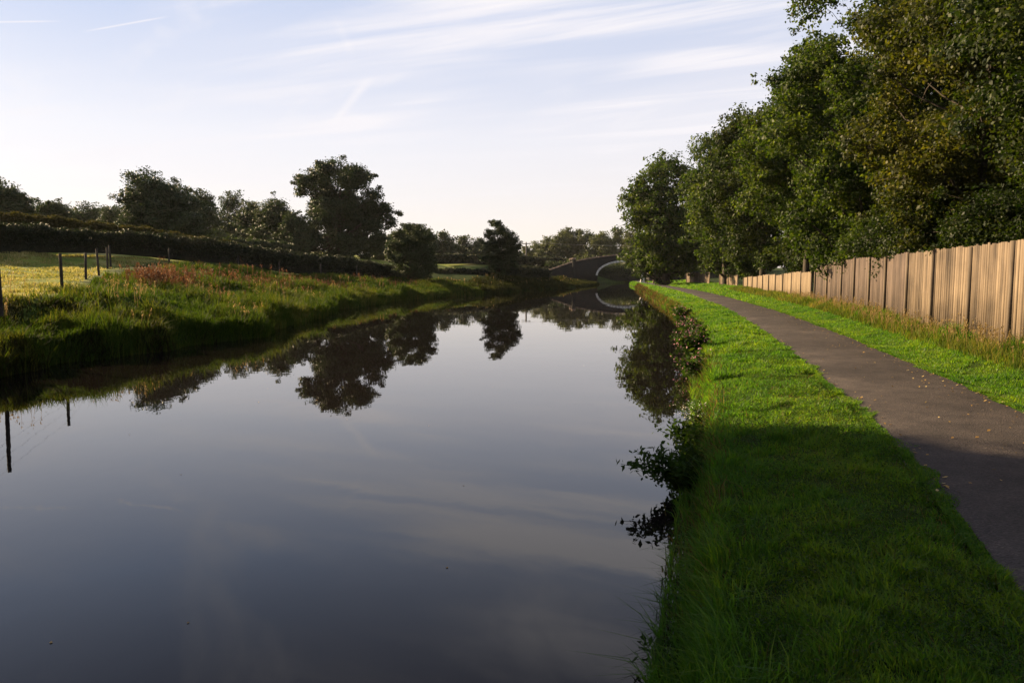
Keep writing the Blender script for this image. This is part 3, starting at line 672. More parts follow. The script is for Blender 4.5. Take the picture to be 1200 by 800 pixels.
# --- other trees along the field hedge, each from the shapes in the photograph
def simple_lobes(w, h, hb, n, lr, seed):
    """crown w wide, from height hb to h"""
    r = np.random.default_rng(seed); sk = [[r.uniform(-1, 1) * w * .4, r.uniform(-1, 1) * w * .4, h * r.uniform(.12, .42), lr * r.uniform(.8, 1.2)] for _ in range(n // 2)]
    return np.concatenate([np.array(sk), lobes_in(n, (0, 0, (h + hb) / 2), (w / 2 - lr * .8, w / 2 - lr * .8, (h - hb) / 2 - lr * .7), lr, seed, None, .35)])
    return lobes_in(n, (0, 0, (h + hb) / 2), (w / 2 - lr * .8, w / 2 - lr * .8, (h - hb) / 2 - lr * .7), lr, seed, None, .35)
def field_tree(px, top, base, wpx, d, label, seed, nleaf=12000, leaf=.34, n=20, mat='far_leaf', name='field_tree', lrk=.25, hb=.18):
    x = at_d(px, d); g_ = gz(x, d); h = zpix(top, d) - g_; w = wpx / F * d
    return tree(name, label, 'tree', (x, d, g_), simple_lobes(w, h, h * hb, n, w * lrk, seed), nleaf, leaf, M[mat], seed, h * .16, .03 * h, 'trees along the field hedge', twigs=10, sig=.18)
field_tree(192, 203, 290, 98, 84, 'big round topped dark tree in the hedge left of the oak', 71, 68000, 0.19, 34, 'oak', lrk=.19)
field_tree(14, 216, 285, 62, 78, 'dark tree at the left edge of the view behind the hedge', 72, 28000, 0.20)
field_tree(66, 231, 280, 46, 92, 'small domed tree between the left edge and the big round tree', 73, 18000, 0.22)
field_tree(108, 238, 280, 62, 120, 'low wide distant tree just left of the big round tree', 74, 18000, 0.26)
field_tree(142, 236, 285, 40, 112, 'low dark tree touching the left side of the big round tree', 75, 16000, 0.24)
field_tree(243, 222, 290, 46, 110, 'slim tree just right of the big round tree', 76, 18000, 0.23)
field_tree(272, 223, 290, 52, 118, 'open crowned tree with sky gaps halfway to the oak', 77, 13000, 0.23)
field_tree(300, 232, 290, 44, 104, 'smaller dark tree between the open crowned tree and the oak', 78, 16000, 0.22)
field_tree(325, 231, 292, 52, 100, 'bushy dark tree touching the left side of the oak', 79, 19000, 0.22)
field_tree(346, 246, 295, 44, 96, 'low leafy tree at the foot of the oak on its left', 80, 16000, 0.20)
field_tree(445, 272, 300, 39, 112, 'small low tree at the right foot of the oak', 81, 12000, 0.22)

# woods further off
def wood(name, label, tops, d, seed, mat, leaf=.5, base=300):
    """one mass of crowns: tops = (px, py, width_px)"""
    r = np.random.default_rng(seed); L = []
    for px, py, wpx in tops:
        dd = d + r.uniform(-8, 8); x = at_d(px, dd); h = zpix(py, dd); rr = wpx / F * dd / 2 * .72
        L.append([x, dd, h - rr * .9, rr])
        z = h - rr * 1.8; 
        while z > 2.5:
            for s in (-1, 1): L.append([x + s * rr * r.uniform(.3, 1.1), dd + r.uniform(-3, 2), z, rr * r.uniform(.8, 1.1)])
            z -= rr * 1.1
    V, f, T = make_crown(np.array(L), 2000 * len(L) // 2, leaf, seed, 16, .24, spray=.04)
    o = link(name, mesh_from(name, V, [f], M[mat])); return tag(o, label, 'woodland', kind='stuff')
wood('woodland', 'hazy distant woodland rising behind the stone bridge',
     [(614, 288, 16), (628, 283, 20), (642, 276, 22), (657, 270, 20), (664, 266, 16), (676, 268, 20), (690, 270, 22), (706, 270, 24), (722, 268, 24), (740, 268, 26), (762, 272, 30), (790, 270, 36), (650, 284, 26), (680, 284, 30), (715, 284, 30), (700, 276, 30), (632, 292, 24), (760, 288, 40), (820, 272, 40), (860, 272, 50)], 205, 91, 'wood_leaf', .42)
wood('woodland', 'dark distant woodland between the oak and the slim bush',
     [(462, 272, 26), (482, 264, 28), (500, 268, 26), (520, 270, 26), (541, 275, 26), (560, 279, 26), (575, 282, 26), (594, 288, 24), (606, 292, 20), (478, 280, 30), (510, 282, 34), (548, 286, 34), (580, 290, 30)], 175, 92, 'far_leaf', .4)
wood('woodland', 'distant dark tree line on the horizon far to the left',
     [(-60, 240, 60), (-20, 238, 60), (20, 242, 60), (60, 244, 60), (110, 243, 60), (150, 246, 60), (210, 246, 70), (260, 246, 60), (310, 252, 60), (350, 258, 60), (400, 276, 60), (440, 278, 50)], 170, 93, 'far_leaf', .5)

wood('trees', 'dark leafy trees seen through the arch of the stone bridge',
     [(660, 300, 40), (690, 296, 40), (715, 297, 40), (735, 297, 40), (755, 297, 40), (780, 296, 44), (810, 294, 44)], 158, 94, 'wood_leaf', .4)
# --- hedges
def hedge(name, pts, label, n, leaf, mat='hedge', seed=1, thick=.8, core=True):
    """pts = (x, y, bottom z, top z)"""
    r = np.random.default_rng(seed); P = np.array(pts, float)
    s = np.concatenate([[0], np.cumsum(np.hypot(np.diff(P[:, 0]), np.diff(P[:, 1])))])
    f_ = lambda t, c: np.interp(t, s, P[:, c])
    root = thing(name, label, 'hedge', (0, 0, 0))
    t = r.uniform(0, s[-1], n); a = r.uniform(0, np.pi, n)
    bz, tz = f_(t, 2), f_(t, 3); tz = tz + .07 * np.sin(t * .37) + .06 * np.sin(t * 2.3 + 1) + .06 * np.sin(t * 5.1) + .10 * np.clip(np.sin(t * 1.3) * np.sin(t * .41 + 2), 0, 1)
    rr = r.uniform(.8, 1.12, n) ** .8
    C = np.stack([f_(t, 0), f_(t, 1), bz], 1)
    tx, ty = np.gradient(f_(np.linspace(0, s[-1], 50), 0)), np.gradient(f_(np.linspace(0, s[-1], 50), 1))
    tl = np.hypot(tx, ty); nx = np.interp(t, np.linspace(0, s[-1], 50), -ty / tl); ny = np.interp(t, np.linspace(0, s[-1], 50), tx / tl)
    C[:, 0] += nx * np.cos(a) * thick * rr; C[:, 1] += ny * np.cos(a) * thick * rr
    C[:, 2] += (tz - bz) * np.clip(np.sin(a) ** .45 * rr, 0, 1.15)
    C += r.normal(0, .06, C.shape)
    V = leaf_verts(C, leaf, r, .4); f = np.arange(n)[:, None] * 4 + np.array([0, 1, 2, 3])
    link('foliage', mesh_from('foliage', V, [f], M[mat]), root)
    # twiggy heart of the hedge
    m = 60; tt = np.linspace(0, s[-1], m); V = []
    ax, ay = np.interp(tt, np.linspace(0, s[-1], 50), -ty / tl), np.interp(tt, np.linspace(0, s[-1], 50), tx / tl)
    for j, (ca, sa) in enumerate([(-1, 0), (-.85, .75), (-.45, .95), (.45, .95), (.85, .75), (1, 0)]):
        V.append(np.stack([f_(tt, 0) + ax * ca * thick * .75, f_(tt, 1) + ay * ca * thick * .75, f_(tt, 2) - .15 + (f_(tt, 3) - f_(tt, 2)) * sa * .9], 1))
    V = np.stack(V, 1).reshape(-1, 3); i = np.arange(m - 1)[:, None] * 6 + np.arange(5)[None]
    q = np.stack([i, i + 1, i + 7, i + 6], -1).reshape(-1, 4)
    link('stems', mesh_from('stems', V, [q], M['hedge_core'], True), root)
    return root
def hp(px, d, bot, top, k=1.0): return (at_d(px, d), d, zpix(bot, d), zpix(bot + (top - bot) * k, d))
hedge('hedge', [hp(-260, 38, 296, 236, .72), hp(-100, 40, 294, 243, .72), hp(0, 42, 294, 250, .72), hp(60, 44, 293, 257, .72), hp(130, 47, 294, 266, .72), hp(180, 49, 298, 272, .85), hp(230, 52, 304, 279, .85), hp(290, 57, 310, 289, 1.00), hp(350, 62, 318, 298, 1.00), hp(400, 67, 323, 304, 1.00), hp(450, 72, 328, 311, 1.00), hp(466, 74, 329, 316, 1.00)],
      'long dark clipped hedge running down the slope behind the stakes', 95000, .11, 'hedge', 101, .7)
hedge('hedge', [hp(-260, 51, 288, 236), hp(-100, 53, 286, 243), hp(0, 55, 286, 250), hp(60, 57, 285, 257), hp(130, 60, 286, 266), hp(180, 62, 290, 272), hp(230, 65, 296, 279), hp(290, 70, 302, 289)],
      'dark taller hedge just behind the long clipped one at the left', 60000, .14, 'brush', 105, 1.0)
hedge('hedge', [hp(490, 128, 309, 301), hp(530, 132, 308, 299), hp(575, 138, 309, 300), hp(620, 143, 312, 302), hp(660, 148, 314, 303)], 'low far hedge along the top of the bright green field', 16000, .3, 'hedge', 102, 1.0)
hedge('hedge', [hp(505, 84, 332, 317), hp(540, 88, 331, 317), hp(575, 92, 331, 318), hp(600, 96, 329, 312), hp(640, 106, 328, 316)], 'rough low hedge between the round bush and the left side of the bridge', 26000, .16, 'hedge', 103, .8)
hedge('hedge', [hp(-150, 70, 282, 258), hp(-20, 72, 280, 262), hp(60, 76, 280, 266), hp(140, 80, 283, 272), hp(230, 86, 288, 276), hp(330, 92, 297, 286), hp(352, 96, 298, 289)], 'scrubby olive hedge higher up the slope under the tree line', 30000, .2, 'far_leaf', 104, 1.2)
# meadow strips beyond the hedge
def field_sheet(name, label, pts, dz=.03):
    pass

hedge('thicket', [(6, 137, 1.0, 3.6), (13, 140, .8, 3.4), (19, 146, .5, 3.2), (26, 153, .4, 3.4), (38, 166, .5, 4.5), (60, 190, 1, 6)], 'dark overgrown thicket seen through the bridge arch', 26000, .25, 'far_leaf', 106, 1.0)
# --- two bushes standing at the water
D1 = 71.5; X1 = at_d(481, D1); g1 = gz(X1, D1)
L1 = []
r = np.random.default_rng(8)
for px, py, rr in [(468, 275, .75), (480, 269, .8), (492, 271, .8), (500, 280, .8), (462, 288, .85), (476, 285, 1), (490, 288, 1), (503, 293, .8), (458, 300, .7), (470, 302, .95), (486, 304, 1), (500, 306, .9), (468, 316, .8), (482, 320, .9), (496, 320, .8), (478, 332, .6), (492, 332, .6), (506, 314, .5)]:
    for s in (-1, 1): L1.append([at_d(px, D1) - X1, s * r.uniform(.3, 1.4), zpix(py, D1) - g1, rr * .85])
tree('round_bush', 'rounded olive bush leaning over the left water edge below the oak', 'bush', (X1, D1, g1), np.array(L1), 46000, .12, M['far_leaf'], 111, .3, .16, twigs=12, sig=.24, crown='foliage')
D2 = 88.0; X2 = at_d(585, D2); g2 = gz(X2, D2); L2 = []
for px, py, rr in [(577, 262, .5), (583, 263, .55), (586, 270, .8), (576, 275, .8), (596, 276, .9), (602, 284, .85), (589, 284, 1.1), (575, 288, 1.1), (582, 298, 1.2), (598, 296, 1.1), (570, 302, .8), (590, 308, 1.1), (579, 314, .9), (600, 308, .8), (586, 324, .9), (607, 290, .5)]:
    for s in (-1, 1): L2.append([at_d(px, D2) - X2, s * r.uniform(.2, 1.3), zpix(py, D2) - g2, rr * .8])
tree('thorn_bush', 'upright dark ragged bush standing by the water left of the bridge', 'bush', (X2, D2, g2), np.array(L2), 40000, .125, M['oak'], 113, .3, .16, twigs=12, sig=.26, crown='foliage')

# --- trees behind the right-hand fence
def right_tree(name, label, x, y, h, rad, seed, nleaf, leaf, mat, n=34, lr=.95, hb=1.0, r0=.2, squash=1.0, **kw):
    g_ = gz(x, y)
    L = lobes_in(n, (0, 0, (h + hb) / 2), (rad - lr * .6, rad - lr * .6, (h - hb) / 2 - lr * .5), lr, seed, None, .35)
    return tree(name, label, 'tree', (x, y, g_), L, nleaf, leaf, M[mat], seed, hb * .8 + .4, r0, 'trees behind the board fence', twigs=28, sig=.18, **kw)
right_tree('riverside_tree', 'round dark green tree overhanging the far path beside the bridge', 18.3, 93, 15.2, 6.1, 121, 60000, .27, 'alder', 64, 1.55, -.6, .45)
right_tree('alder_tree', 'dense green tree behind the far low fence next to the overhanging tree', 20.2, 74, 15.6, 5.7, 122, 52000, .23, 'alder', 60, 1.4, .4, .3)
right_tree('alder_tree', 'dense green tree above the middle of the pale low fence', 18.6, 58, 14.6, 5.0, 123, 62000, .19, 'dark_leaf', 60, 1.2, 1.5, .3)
right_tree('alder_tree', 'tall tree over the join of the low and the tall fence', 16.6, 44, 15.0, 5.0, 124, 80000, .165, 'alder', 64, 1.15, 1.5, .28)
right_tree('alder_tree', 'tall glossy leaved tree rising to the top edge of the view', 14.7, 32.5, 15.0, 5.0, 125, 100000, .14, 'alder', 70, 1.05, .6, .26)
right_tree('hazel_tree', 'yellowish tree with red berries bulging over the tall fence', 13.5, 23, 12.5, 4.3, 126, 120000, .112, 'hazel', 70, .95, 1.0, .2)
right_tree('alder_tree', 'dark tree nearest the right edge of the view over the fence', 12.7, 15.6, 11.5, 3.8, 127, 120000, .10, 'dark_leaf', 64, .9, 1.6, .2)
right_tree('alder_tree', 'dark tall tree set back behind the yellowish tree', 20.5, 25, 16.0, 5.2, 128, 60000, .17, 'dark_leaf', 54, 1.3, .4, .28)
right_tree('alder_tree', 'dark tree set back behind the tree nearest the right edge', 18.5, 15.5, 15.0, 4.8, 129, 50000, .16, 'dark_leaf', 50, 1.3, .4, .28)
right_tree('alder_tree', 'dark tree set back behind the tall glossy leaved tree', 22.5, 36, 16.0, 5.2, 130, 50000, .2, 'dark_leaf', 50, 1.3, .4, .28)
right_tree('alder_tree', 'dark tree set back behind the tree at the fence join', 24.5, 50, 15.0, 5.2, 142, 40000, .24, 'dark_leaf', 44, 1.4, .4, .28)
def fence_shrub(x, y, h, rad, seed, label, mat='dark_leaf', leaf=.09, n=20000, grp='shrubs leaning over the fence'):
    g_ = gz(x, y); L = lobes_in(16, (0, 0, h * .58), (rad * .8, rad * .8, h * .36), rad * .36, seed, None, .2)
    t_ = tree('shrub', label, 'shrub', (x, y, g_), L, n, leaf, M[mat], seed, .3, .07, grp, twigs=12, sig=.24, crown='foliage', trunk_top=.6)
fence_shrub(11.0, 17.6, 4.0, 1.9, 131, 'leafy shrub behind the tall fence, second nearest to the viewer', 'dark_leaf', .075, 24000)
fence_shrub(12.6, 23.5, 4.2, 2.0, 132, 'leafy shrub spilling over the tall fence under the yellowish tree', 'dark_leaf', .085, 22000)
fence_shrub(14.2, 30.0, 4.3, 2.1, 133, 'leafy shrub behind the far end of the tall fence', 'alder', .1, 20000)
fence_shrub(16.7, 38.5, 4.2, 2.2, 134, 'shrub spilling over the near end of the pale low fence', 'alder', .12, 18000)
fence_shrub(18.1, 46.5, 4.2, 2.4, 135, 'shrub above the middle of the pale low fence', 'dark_leaf', .14, 15000)
fence_shrub(19.8, 55.0, 4.2, 2.5, 136, 'shrub above the far half of the pale low fence', 'alder', .16, 14000)
fence_shrub(19.9, 65.0, 4.4, 2.2, 137, 'green shrub bulging through the gap at the end of the pale fence', 'alder', .17, 14000)
fence_shrub(23.2, 76.0, 4.6, 2.6, 138, 'shrub behind the farther broken fence piece', 'dark_leaf', .2, 12000)
fence_shrub(24.0, 90.0, 5.0, 2.8, 139, 'shrub behind the farthest brown fence', 'alder', .22, 12000)
fence_shrub(12.3, 10.8, 3.0, 1.4, 140, 'pale leaved sapling above the tall fence at the right edge', 'hazel', .07, 7000)
fence_shrub(23.0, 106.0, 5.5, 2.6, 141, 'pale green shrub beside the far path end near the bridge', 'alder', .25, 10000)

# trees on the left bank beyond the frame that shade the near towpath
def shade_tree(x, y, h, rad, seed, label):
    g_ = gz(x, y); L = lobes_in(48, (0, 0, (h + 1) / 2), (rad * .8, rad * .8, h / 2 - 1), rad * .36, seed, None, .1)
    tree('bank_tree', label, 'tree', (x, y, g_), L, 62000, .36, M['oak'], seed, .8, .25, 'trees on the near left bank', twigs=12, sig=.28)
shade_tree(-21.0, 18.6, 13.0, 4.1, 151, 'broad tree on the left bank just outside the view, farthest along')
shade_tree(-19.5, 11.5, 12.5, 4.4, 152, 'broad tree on the left bank outside the view, middle one')
shade_tree(-17.5, 4.0, 12.5, 4.4, 153, 'broad tree on the left bank level with the viewer')

shade_tree(-15.5, -4.0, 12.5, 4.6, 154, 'added broad tree on the left bank behind the viewer, blocking skylight')  # extra unseen trees from here on, added to hold back sky fill
shade_tree(-8.5, -16.0, 12.0, 5.0, 155, 'added tall tree beside the water well behind the viewer, blocking skylight')
shade_tree(8.5, -13.0, 13.0, 5.0, 156, 'added tall tree beside the path behind the viewer, blocking skylight')
shade_tree(13.0, 1.0, 13.0, 4.6, 157, 'added tall tree behind the fence level with the viewer, blocking skylight')

# ------------------------------------------------------------------ board fences on the right
def fence(name, label, stations, mat, post_every=None, board_w=.115, H_=None, post_w=.085, gap=.024, seed=1, proud=.015, rail=True, leanj=.0, mat2=None, mat2_from=0):
    """stations: (x, y, base z, top z) at each post"""
    r = np.random.default_rng(seed)
    root = thing(name, label, 'fence', (stations[0][0], stations[0][1], stations[0][2])); o0 = np.array(stations[0][:3])
    for i, (x, y, b, t) in enumerate(stations):
        j = min(i, len(stations) - 2); dx, dy = stations[j + 1][0] - stations[j][0], stations[j + 1][1] - stations[j][1]
        L = math.hypot(dx, dy); rz = math.atan2(dy, dx); nx, ny = -dy / L, dx / L        # normal towards the path (left)
        if nx > 0: nx, ny = -nx, -ny
        mb = MB(); w = post_w * r.uniform(.9, 1.1)
        mb.box((x + nx * (proud + .02) - o0[0], y + ny * (proud + .02) - o0[1], b - .3 - o0[2]), (w, .075, t - b + .3 + r.uniform(.0, .05)), rz, (r.normal(0, .006), r.normal(0, .006)))
        mb.build('post', M['fence_post'], root)
        if i == len(stations) - 1: break
        x2, y2, b2, t2 = stations[i + 1]; mb = MB(); n = max(3, int(L / board_w)); bw = L / n; jig = r.normal(0, .022)
        for k in range(n):
            q = (k + .5) / n; bx, by = x + dx * q, y + dy * q; bb = b + (b2 - b) * q; tt = t + (t2 - t) * q + jig + r.normal(0, .011)
            mb.box((bx + nx * r.uniform(-.004, .008) - o0[0], by + ny * r.uniform(-.004, .008) - o0[1], bb - .05 - o0[2]), (bw - gap * r.uniform(.6, 1.3), .02, tt - bb + .05), rz + r.uniform(.05, .14), (r.normal(0, leanj), r.normal(0, leanj)))
        mb.build('board_panel', mat2 if mat2 and i >= mat2_from else mat, root)
        if rail:
            for hz in (.22, .82):
                mb = MB()
                zz = b + (t - b) * hz; zz2 = b2 + (t2 - b2) * hz
                a = np.array([x - nx * .05, y - ny * .05, zz]) - o0; c = np.array([x2 - nx * .05, y2 - ny * .05, zz2]) - o0
                mb.tube([a, c], .035, 4)
                mb.build('rail', M['fence_post'], root)
    return root
def st(px, d, bot, top): return (at_d(px, d), d, zpix(bot, d), zpix(top, d))
near = [(7.0, 5.6, .72, 2.55), (7.55, 8.3, .74, 2.57), (8.15, 11.0, .74, 2.6), st(1186, 13.6, 407, 284), st(1137, 15.9, 396, 289.5), st(1093, 17.9, 388, 293), st(1063, 20.0, 380, 296.5), st(1038, 23.0, 371, 301), st(1019, 25.4, 365, 302), st(1001, 28.1, 360, 303.5), st(986, 30.5, 358, 305), st(969, 33.2, 356, 307), st(955, 35.6, 354, 309.5)]
fence('board_fence', 'tall tan close board fence beside the path on the right', near, M['board'], seed=201, mat2=M['board_brown'], mat2_from=6)
def lerp_st(a, b, n):
    return [tuple(a[i] + (b[i] - a[i]) * k / n for i in range(4)) for k in range(n + 1)]
lowf = lerp_st(st(951, 36.2, 353, 317.5), st(871, 62, 342.5, 325), 10)
fence('board_fence', 'lower pale weathered board fence beyond the tall fence', lowf, M['board_pale'], seed=202, board_w=.13, post_w=.11)
fence('board_fence', 'short leaning broken piece of fence beyond the leafy gap', lerp_st(st(864, 70, 340, 322), st(843, 76, 337.5, 321.5), 2), M['board_pale'], seed=203, board_w=.15, leanj=.03, post_w=.11)
fence('board_fence', 'farthest brown board fence beside the overhanging tree', lerp_st(st(831, 84, 337, 319), st(804, 98, 335, 319.5), 5), M['board'], seed=204, board_w=.15, post_w=.12)

# stakes and wire on the left
def wire_fence(label, posts, seed, wires=(.35, .62, .9)):
    r = np.random.default_rng(seed); x0, y0 = posts[0][0], posts[0][1]; root = thing('stake_fence', label, 'fence', (x0, y0, 0))
    tops = []
    for x, y, b, t in posts:
        mb = MB(); ln = (r.normal(0, .03), r.normal(0, .03)); w = .075 + .0006 * y
        mb.tube([(x - x0, y - y0, b - .4), (x - x0 + ln[0] * .5, y - y0 + ln[1] * .5, (b + t) / 2), (x - x0 + ln[0], y - y0 + ln[1], t)], [w * .56, w * .54, w * .5], 8)
        mb.build('post', M['stake'], root)
    for k in wires:
        mb = MB()
        for a, c in zip(posts[:-1], posts[1:]):
            p = np.array([a[0] - x0, a[1] - y0, a[2] + (a[3] - a[2]) * k]); q = np.array([c[0] - x0, c[1] - y0, c[2] + (c[3] - c[2]) * k]); m = (p + q) / 2 - [0, 0, .03]
            mb.tube([p, m, q], .0018, 3)
        mb.build('wire', M['wire'], root)
def sp(px, d, bot, top): return (at_d(px, d), d, zpix(bot, d), zpix(top, d))
wire_fence('row of dark wooden stakes and wire leading away at the left', [sp(-75, 14.2, 368, 284), sp(1, 18, 350, 294), sp(74, 23.9, 340, 297), sp(102, 31.6, 327, 296), sp(118, 35, 322, 292), sp(128, 40, 319, 290)], 211)
wire_fence('line of grey stakes along the foot of the dark hedge', [sp(132, 40.8, 306, 288), sp(200, 45.5, 307, 291), sp(280, 51, 314, 302), sp(328, 56, 320, 306), sp(377, 61, 323, 309), sp(419, 66, 326, 311)], 212, (.5, .9))

# ------------------------------------------------------------------ stone bridge
def bridge():
    YF, W = 128.0, 4.6; XC, A, B, ZS = at_d(731, 128), 4.35, 2.15, 1.45
    root = thing('stone_bridge', 'old dark stone humpback bridge with pale arch ring over the canal', 'bridge', (XC, YF, 0))
    def top(x):
        x = abs(x); return 4.75 - .058 * x - .010 * x * x if x < 8.2 else 3.60 - (x - 8.2) * .34
    def soff(x):
        return ZS + B * math.sqrt(max(0, 1 - (x / A) ** 2)) if abs(x) < A else -.9
    XE = 13.0
    xs = sorted(set([round(v_, 3) for v_ in np.linspace(-XE, XE, 53)] + [round(A * math.cos(t_), 4) for t_ in np.linspace(0, math.pi, 41)] + [-A - .0005, A + .0005]))
    def wall(y0, y1, name, zt, lo_=None):
        V = []; fs = []
        for x in xs:
            b = soff(x) if abs(x) <= A else -.9
            for yy in (y0, y1):
                V.append((x, yy, b)); V.append((x, yy, zt(x)))
        for i in range(len(xs) - 1):
            a = i * 4; c = a + 4
            fs += [(a, c, c + 1, a + 1), (a + 2, a + 3, c + 3, c + 2), (a + 1, c + 1, c + 3, a + 3), (a, a + 2, c + 2, c)]
        n = (len(xs) - 1) * 4; fs += [(0, 1, 3, 2), (n, n + 2, n + 3, n + 1)]
        return V, fs
    for y0, y1, nm in ((0, .45, 'parapet_wall'), (W - .45, W, 'parapet_wall')):
        mb = MB(); V, fs = wall(y0, y1, nm, top); mb.add(V, fs); mb.build(nm, M['stone'], root)
    mb = MB(); V, fs = wall(.45, W - .45, 'road', lambda x: top(x) - 1.05); mb.add(V, fs); mb.build('deck', M['stone'], root)
    for yy in (-.06, W + .06):
        mb = MB(); n = 27; s = -.16 if yy < 0 else .16
        for k in range(n):
            t0, t1 = math.pi * (k + .04) / n, math.pi * (k + .96) / n; V = []
            for y_ in (yy, yy - s):
                for t_ in (t0, t1):
                    for rr in (-.02, .30 if k != n // 2 else .42):
                        V.append(((A + rr) * math.cos(t_), y_, ZS + (B + rr) * math.sin(t_)))
            mb.add(V, [(0, 1, 3, 2), (4, 6, 7, 5), (0, 2, 6, 4), (1, 5, 7, 3), (0, 4, 5, 1), (2, 3, 7, 6)])
        mb.build('arch_ring', M['pale_stone'], root)
    for y0 in (.225, W - .225):
        mb = MB(); n = 36
        for k in range(n):
            xa, xb = -XE + 2 * XE * k / n + .01, -XE + 2 * XE * (k + 1) / n - .01
            V = [(x_, y0 + yy, top(x_) + zz) for x_ in (xa, xb) for yy in (-.31, .31) for zz in (.002, .2)]
            mb.add(V, [(0, 1, 3, 2), (4, 6, 7, 5), (0, 4, 5, 1), (2, 3, 7, 6), (1, 5, 7, 3), (0, 2, 6, 4)])
        mb.build('coping', M['coping'], root)
    for y0 in (.2, W - .2):
        for x in (-8.25, 8.25, -XE, XE):
            mb = MB(); zt = top(x) + .42; mb.box((x, y0, -.5), (.62, .66, zt + .5)); pl_ = mb.build('pillar', M['stone'], root)
            mb = MB(); mb.box((x, y0, zt + .002), (.78, .82, .30), 0, (0, 0), .75); mb.build('pillar_cap', M['coping'], pl_)
bridge()

# telegraph pole with two wires
D = 150.0; px_ = at_d(616.5, D); g_ = gz(px_, D)
root = thing('telegraph_pole', 'thin telegraph pole with crossarm left of the stone bridge', 'telegraph pole', (px_, D, g_))
mb = MB(); mb.tube([(0, 0, -.5), (0, 0, 4), (0, 0, zpix(284, D) - g_)], [.17, .15, .12], 8); mb.build('pole', M['pole_wood'], root, True)
mb = MB(); ct = zpix(286.5, D) - g_; mb.box((0, -.14, ct), (1.7, .12, .14)); mb.build('crossarm', M['pole_wood'], root)
for s in (-.7, 0, .7):
    mb = MB(); mb.tube([(s, -.14, ct + .14), (s, -.14, ct + .34)], [.05, .07], 6); mb.build('insulator', M['pale_stone'], root)
for s, dz in ((-.7, 0), (.7, -.35)):
    mb = MB(); e = np.array([62.0, -11 + s, 1.6 + dz]); a_ = np.array([s, -.14, ct + .34]); P_ = [a_ + (e + [0, 0, ct] - a_) * t - np.array([0, 0, 1.6 * 4 * t * (1 - t) * .8]) for t in np.linspace(0, 1, 14)]
    mb.tube(P_, .011, 4); mb.build('cable', M['cable'], root)

# posts and a bare stump by the far end of the path
def far_post(px, d, bot, top, label):
    x = at_d(px, d); z0 = zpix(bot, d); t_ = thing('marker_post', label, 'post', (x, d, z0), 0, 'posts by the far path')
    mb = MB(); mb.box((0, 0, -.4), (.17, .17, zpix(top, d) - z0 + .4), .3); mb.build('shaft', M['fence_post'], t_)
    mb = MB(); mb.box((0, 0, zpix(top, d) - z0 + .002), (.2, .2, .08), .3, (0, 0), .5); mb.build('cap', M['fence_post'], t_)
far_post(765.5, 104, 333, 321, 'square wooden post beside the far end of the path')
far_post(778.5, 98, 334, 320.5, 'square wooden post under the overhanging tree, right of the path end post')
D = 108.0; x_ = at_d(752, D); mb = MB()
mb.tube([(0, 0, -.3), (.05, 0, .5), (-.1, 0, 1.1), (.05, .1, 1.75)], [.36, .26, .24, .16], 8); mb.tube([(-.05, 0, .9), (-.5, .1, 1.5), (-.75, .1, 1.7)], [.16, .1, .05], 6)
o = mb.build('tree_stump', M['pale_stone'], None, True, (x_, D, zpix(330, D))); tag(o, 'pale bare forked stump at the path end in front of the bridge', 'stump')

# ------------------------------------------------------------------ plants on the near bank
def sprig_plant(name, label, cat, loc, nst, h, spread, leaf, seed, mat='bramble', lean=(0, 0), flower=None, nfl=0, flsize=.03, per=16, group=None, droop=.5):
    r = np.random.default_rng(seed); root = thing(name, label, cat, loc, 0, group); st_ = MB(); LC = []; FC = []
    for i in range(nst):
        a = r.uniform(0, 2 * math.pi); d = np.array([math.cos(a) * spread + lean[0], math.sin(a) * spread + lean[1], 0]) * r.uniform(.5, 1.1); hh = h * r.uniform(.6, 1.1)
        P = [np.array([r.normal(0, .06), r.normal(0, .06), -.1]) + d * t ** 1.3 + np.array([0, 0, hh * (t * (1 + droop) - droop * 1.1 * t * t)]) for t in np.linspace(0, 1, 7)]
        st_.tube(P, np.linspace(.006, .002, 7) * (1 + loc[1] * .03), 4)
        Pn = np.array(P)
        for t in np.linspace(.12, 1, per):
            c = np.array([np.interp(t, np.linspace(0, 1, 7), Pn[:, j]) for j in range(3)])
            for _ in range(3): LC.append(c + r.normal(0, leaf * .7, 3))
        for _ in range(nfl): FC.append(Pn[-1] + r.normal(0, flsize * 1.6, 3) - (Pn[-1] - Pn[-2]) * r.uniform(0, 1))
    st_.build('stems', M['bramble'], root)
    V = leaf_verts(np.array(LC), leaf, r, .6, None, 1.25); link('leaves', mesh_from('leaves', V, [np.arange(len(V) // 4)[:, None] * 4 + np.array([0, 1, 2, 3])], M[mat]), root)
    if flower:
        V = leaf_verts(np.array(FC), flsize, r, .6, None, .9); link('blossoms', mesh_from('blossoms', V, [np.arange(len(V) // 4)[:, None] * 4 + np.array([0, 1, 2, 3])], M[flower]), root)
    return root
def bank_at(y, off=.05, z=.15): return (float(RB(np.array([y]))[0]) + off, y, z)
sprig_plant('bramble_bush', 'dark leafy bramble trailing from the bank into the water', 'bramble', bank_at(7.3, -.05, .12), 31, .40, .34, .048, 301, lean=(-.24, -.1), per=22)
sprig_plant('bramble_bush', 'second bramble clump just beyond the trailing one, beside the white flowers', 'bramble', bank_at(8.8, -.03, .1), 22, .36, .28, .048, 302, lean=(-.18, -.1), per=20)
sprig_plant('bank_weed', 'small dark leaved weed low on the bank nearest the viewer', 'weed', bank_at(3.9, -.02, .08), 6, .15, .10, .035, 303, lean=(-.08, -.02), per=6)
sprig_plant('hogweed_plant', 'white flowered plant on the bank edge beside the brambles', 'flowering plant', bank_at(9.7, .04, .2), 7, .36, .16, .05, 304, lean=(-.1, 0), flower='white', nfl=16, flsize=.024, per=5, droop=.1)
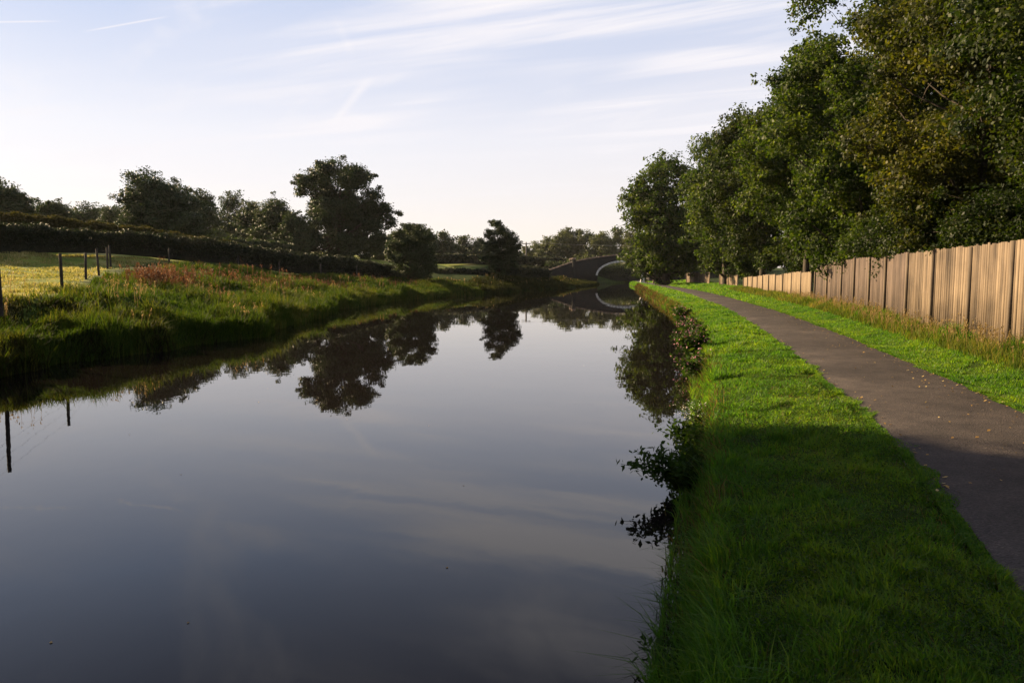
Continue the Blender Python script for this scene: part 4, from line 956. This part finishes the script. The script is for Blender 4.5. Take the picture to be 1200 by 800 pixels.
for i, (yy, nst, h_, lab) in enumerate([(15.0, 12, .5, 'leafy pink flowered balsam on the bank, nearest of the row'), (18.0, 20, .75, 'tallest pink flowered balsam clump on the sunlit bank'), (21.5, 18, .65, 'pink flowered balsam clump behind the tallest one'), (26, 16, .6, 'farther balsam clump with few pink flowers'), (32, 14, .6, 'farthest balsam clump on the bank')]):
    sprig_plant('balsam_plant', lab, 'flowering plant', bank_at(yy, .0, .1), nst, h_, .3, .07 + .0015 * yy, 310 + i, lean=(-.15, -.05), flower='pink', nfl=7 if i < 3 else 3, flsize=.032 + .001 * yy, per=12, group='balsam along the bank', droop=.15)

# fallen leaves on the path
r = np.random.default_rng(401); n = 420
y = 5.5 + 30 * r.random(n) ** 1.6; t = np.clip(1 - np.abs(r.normal(0, .33, n)), .03, .99); x = PL(y) + (PR(y) - PL(y)) * t
n2 = 380; y2 = 5.5 + 26 * r.random(n2) ** 1.5; t2 = np.clip(np.where(r.random(n2) < .7, 1 - np.abs(r.normal(0, .10, n2)), np.abs(r.normal(0, .06, n2))), .01, .99)
y = np.concatenate([y, y2]); t = np.concatenate([t, t2]); x = np.concatenate([x, PL(y2) + (PR(y2) - PL(y2)) * t2]); n += n2
C = np.stack([x, y, np.interp(t, (0, .08, .3, .5, .7, .92, 1.0), pz) + .012], 1)
V = leaf_verts(C, .036, r, 3.0, None, 1.0); o = link('fallen_leaves', mesh_from('fallen_leaves', V, [np.arange(n)[:, None] * 4 + np.array([0, 1, 2, 3])], M['litter']))
tag(o, 'yellow and brown fallen leaves scattered on the path', 'fallen leaves', kind='stuff')

# specks of leaf floating on the water
r = np.random.default_rng(411); n = 46
y = 4 + 26 * r.random(n) ** 1.4; x = LB(y) + 1 + (RB(y) - LB(y) - 1.4) * r.random(n)
C = np.stack([x, y, x * 0 + .004], 1); V = leaf_verts(C, .028, r, 4.0).reshape(-1, 4, 3); V[:, :, 2] = .004
tag(link('floating_leaves', mesh_from('floating_leaves', V.reshape(-1, 3), [np.arange(n)[:, None] * 4 + np.array([0, 1, 2, 3])], M['litter'])), 'small leaf specks floating on the still water', 'floating leaves', kind='stuff')

# morning air
mb = MB(); mb.box((0, 350, -3.5), (1500, 1500, 25.5)); hz_m, nd, lk, o_ = new_mat('haze_air')
pv = nd.new('ShaderNodeVolumePrincipled'); pv.inputs['Density'].default_value = .00008; pv.inputs['Color'].default_value = (.93, .92, .95, 1)
pv.inputs['Anisotropy'].default_value = .2
lk.new(pv.outputs[0], o_.inputs['Volume']); tag(mb.build('haze', hz_m), 'thin pale morning haze over the canal and fields', 'haze', kind='stuff')
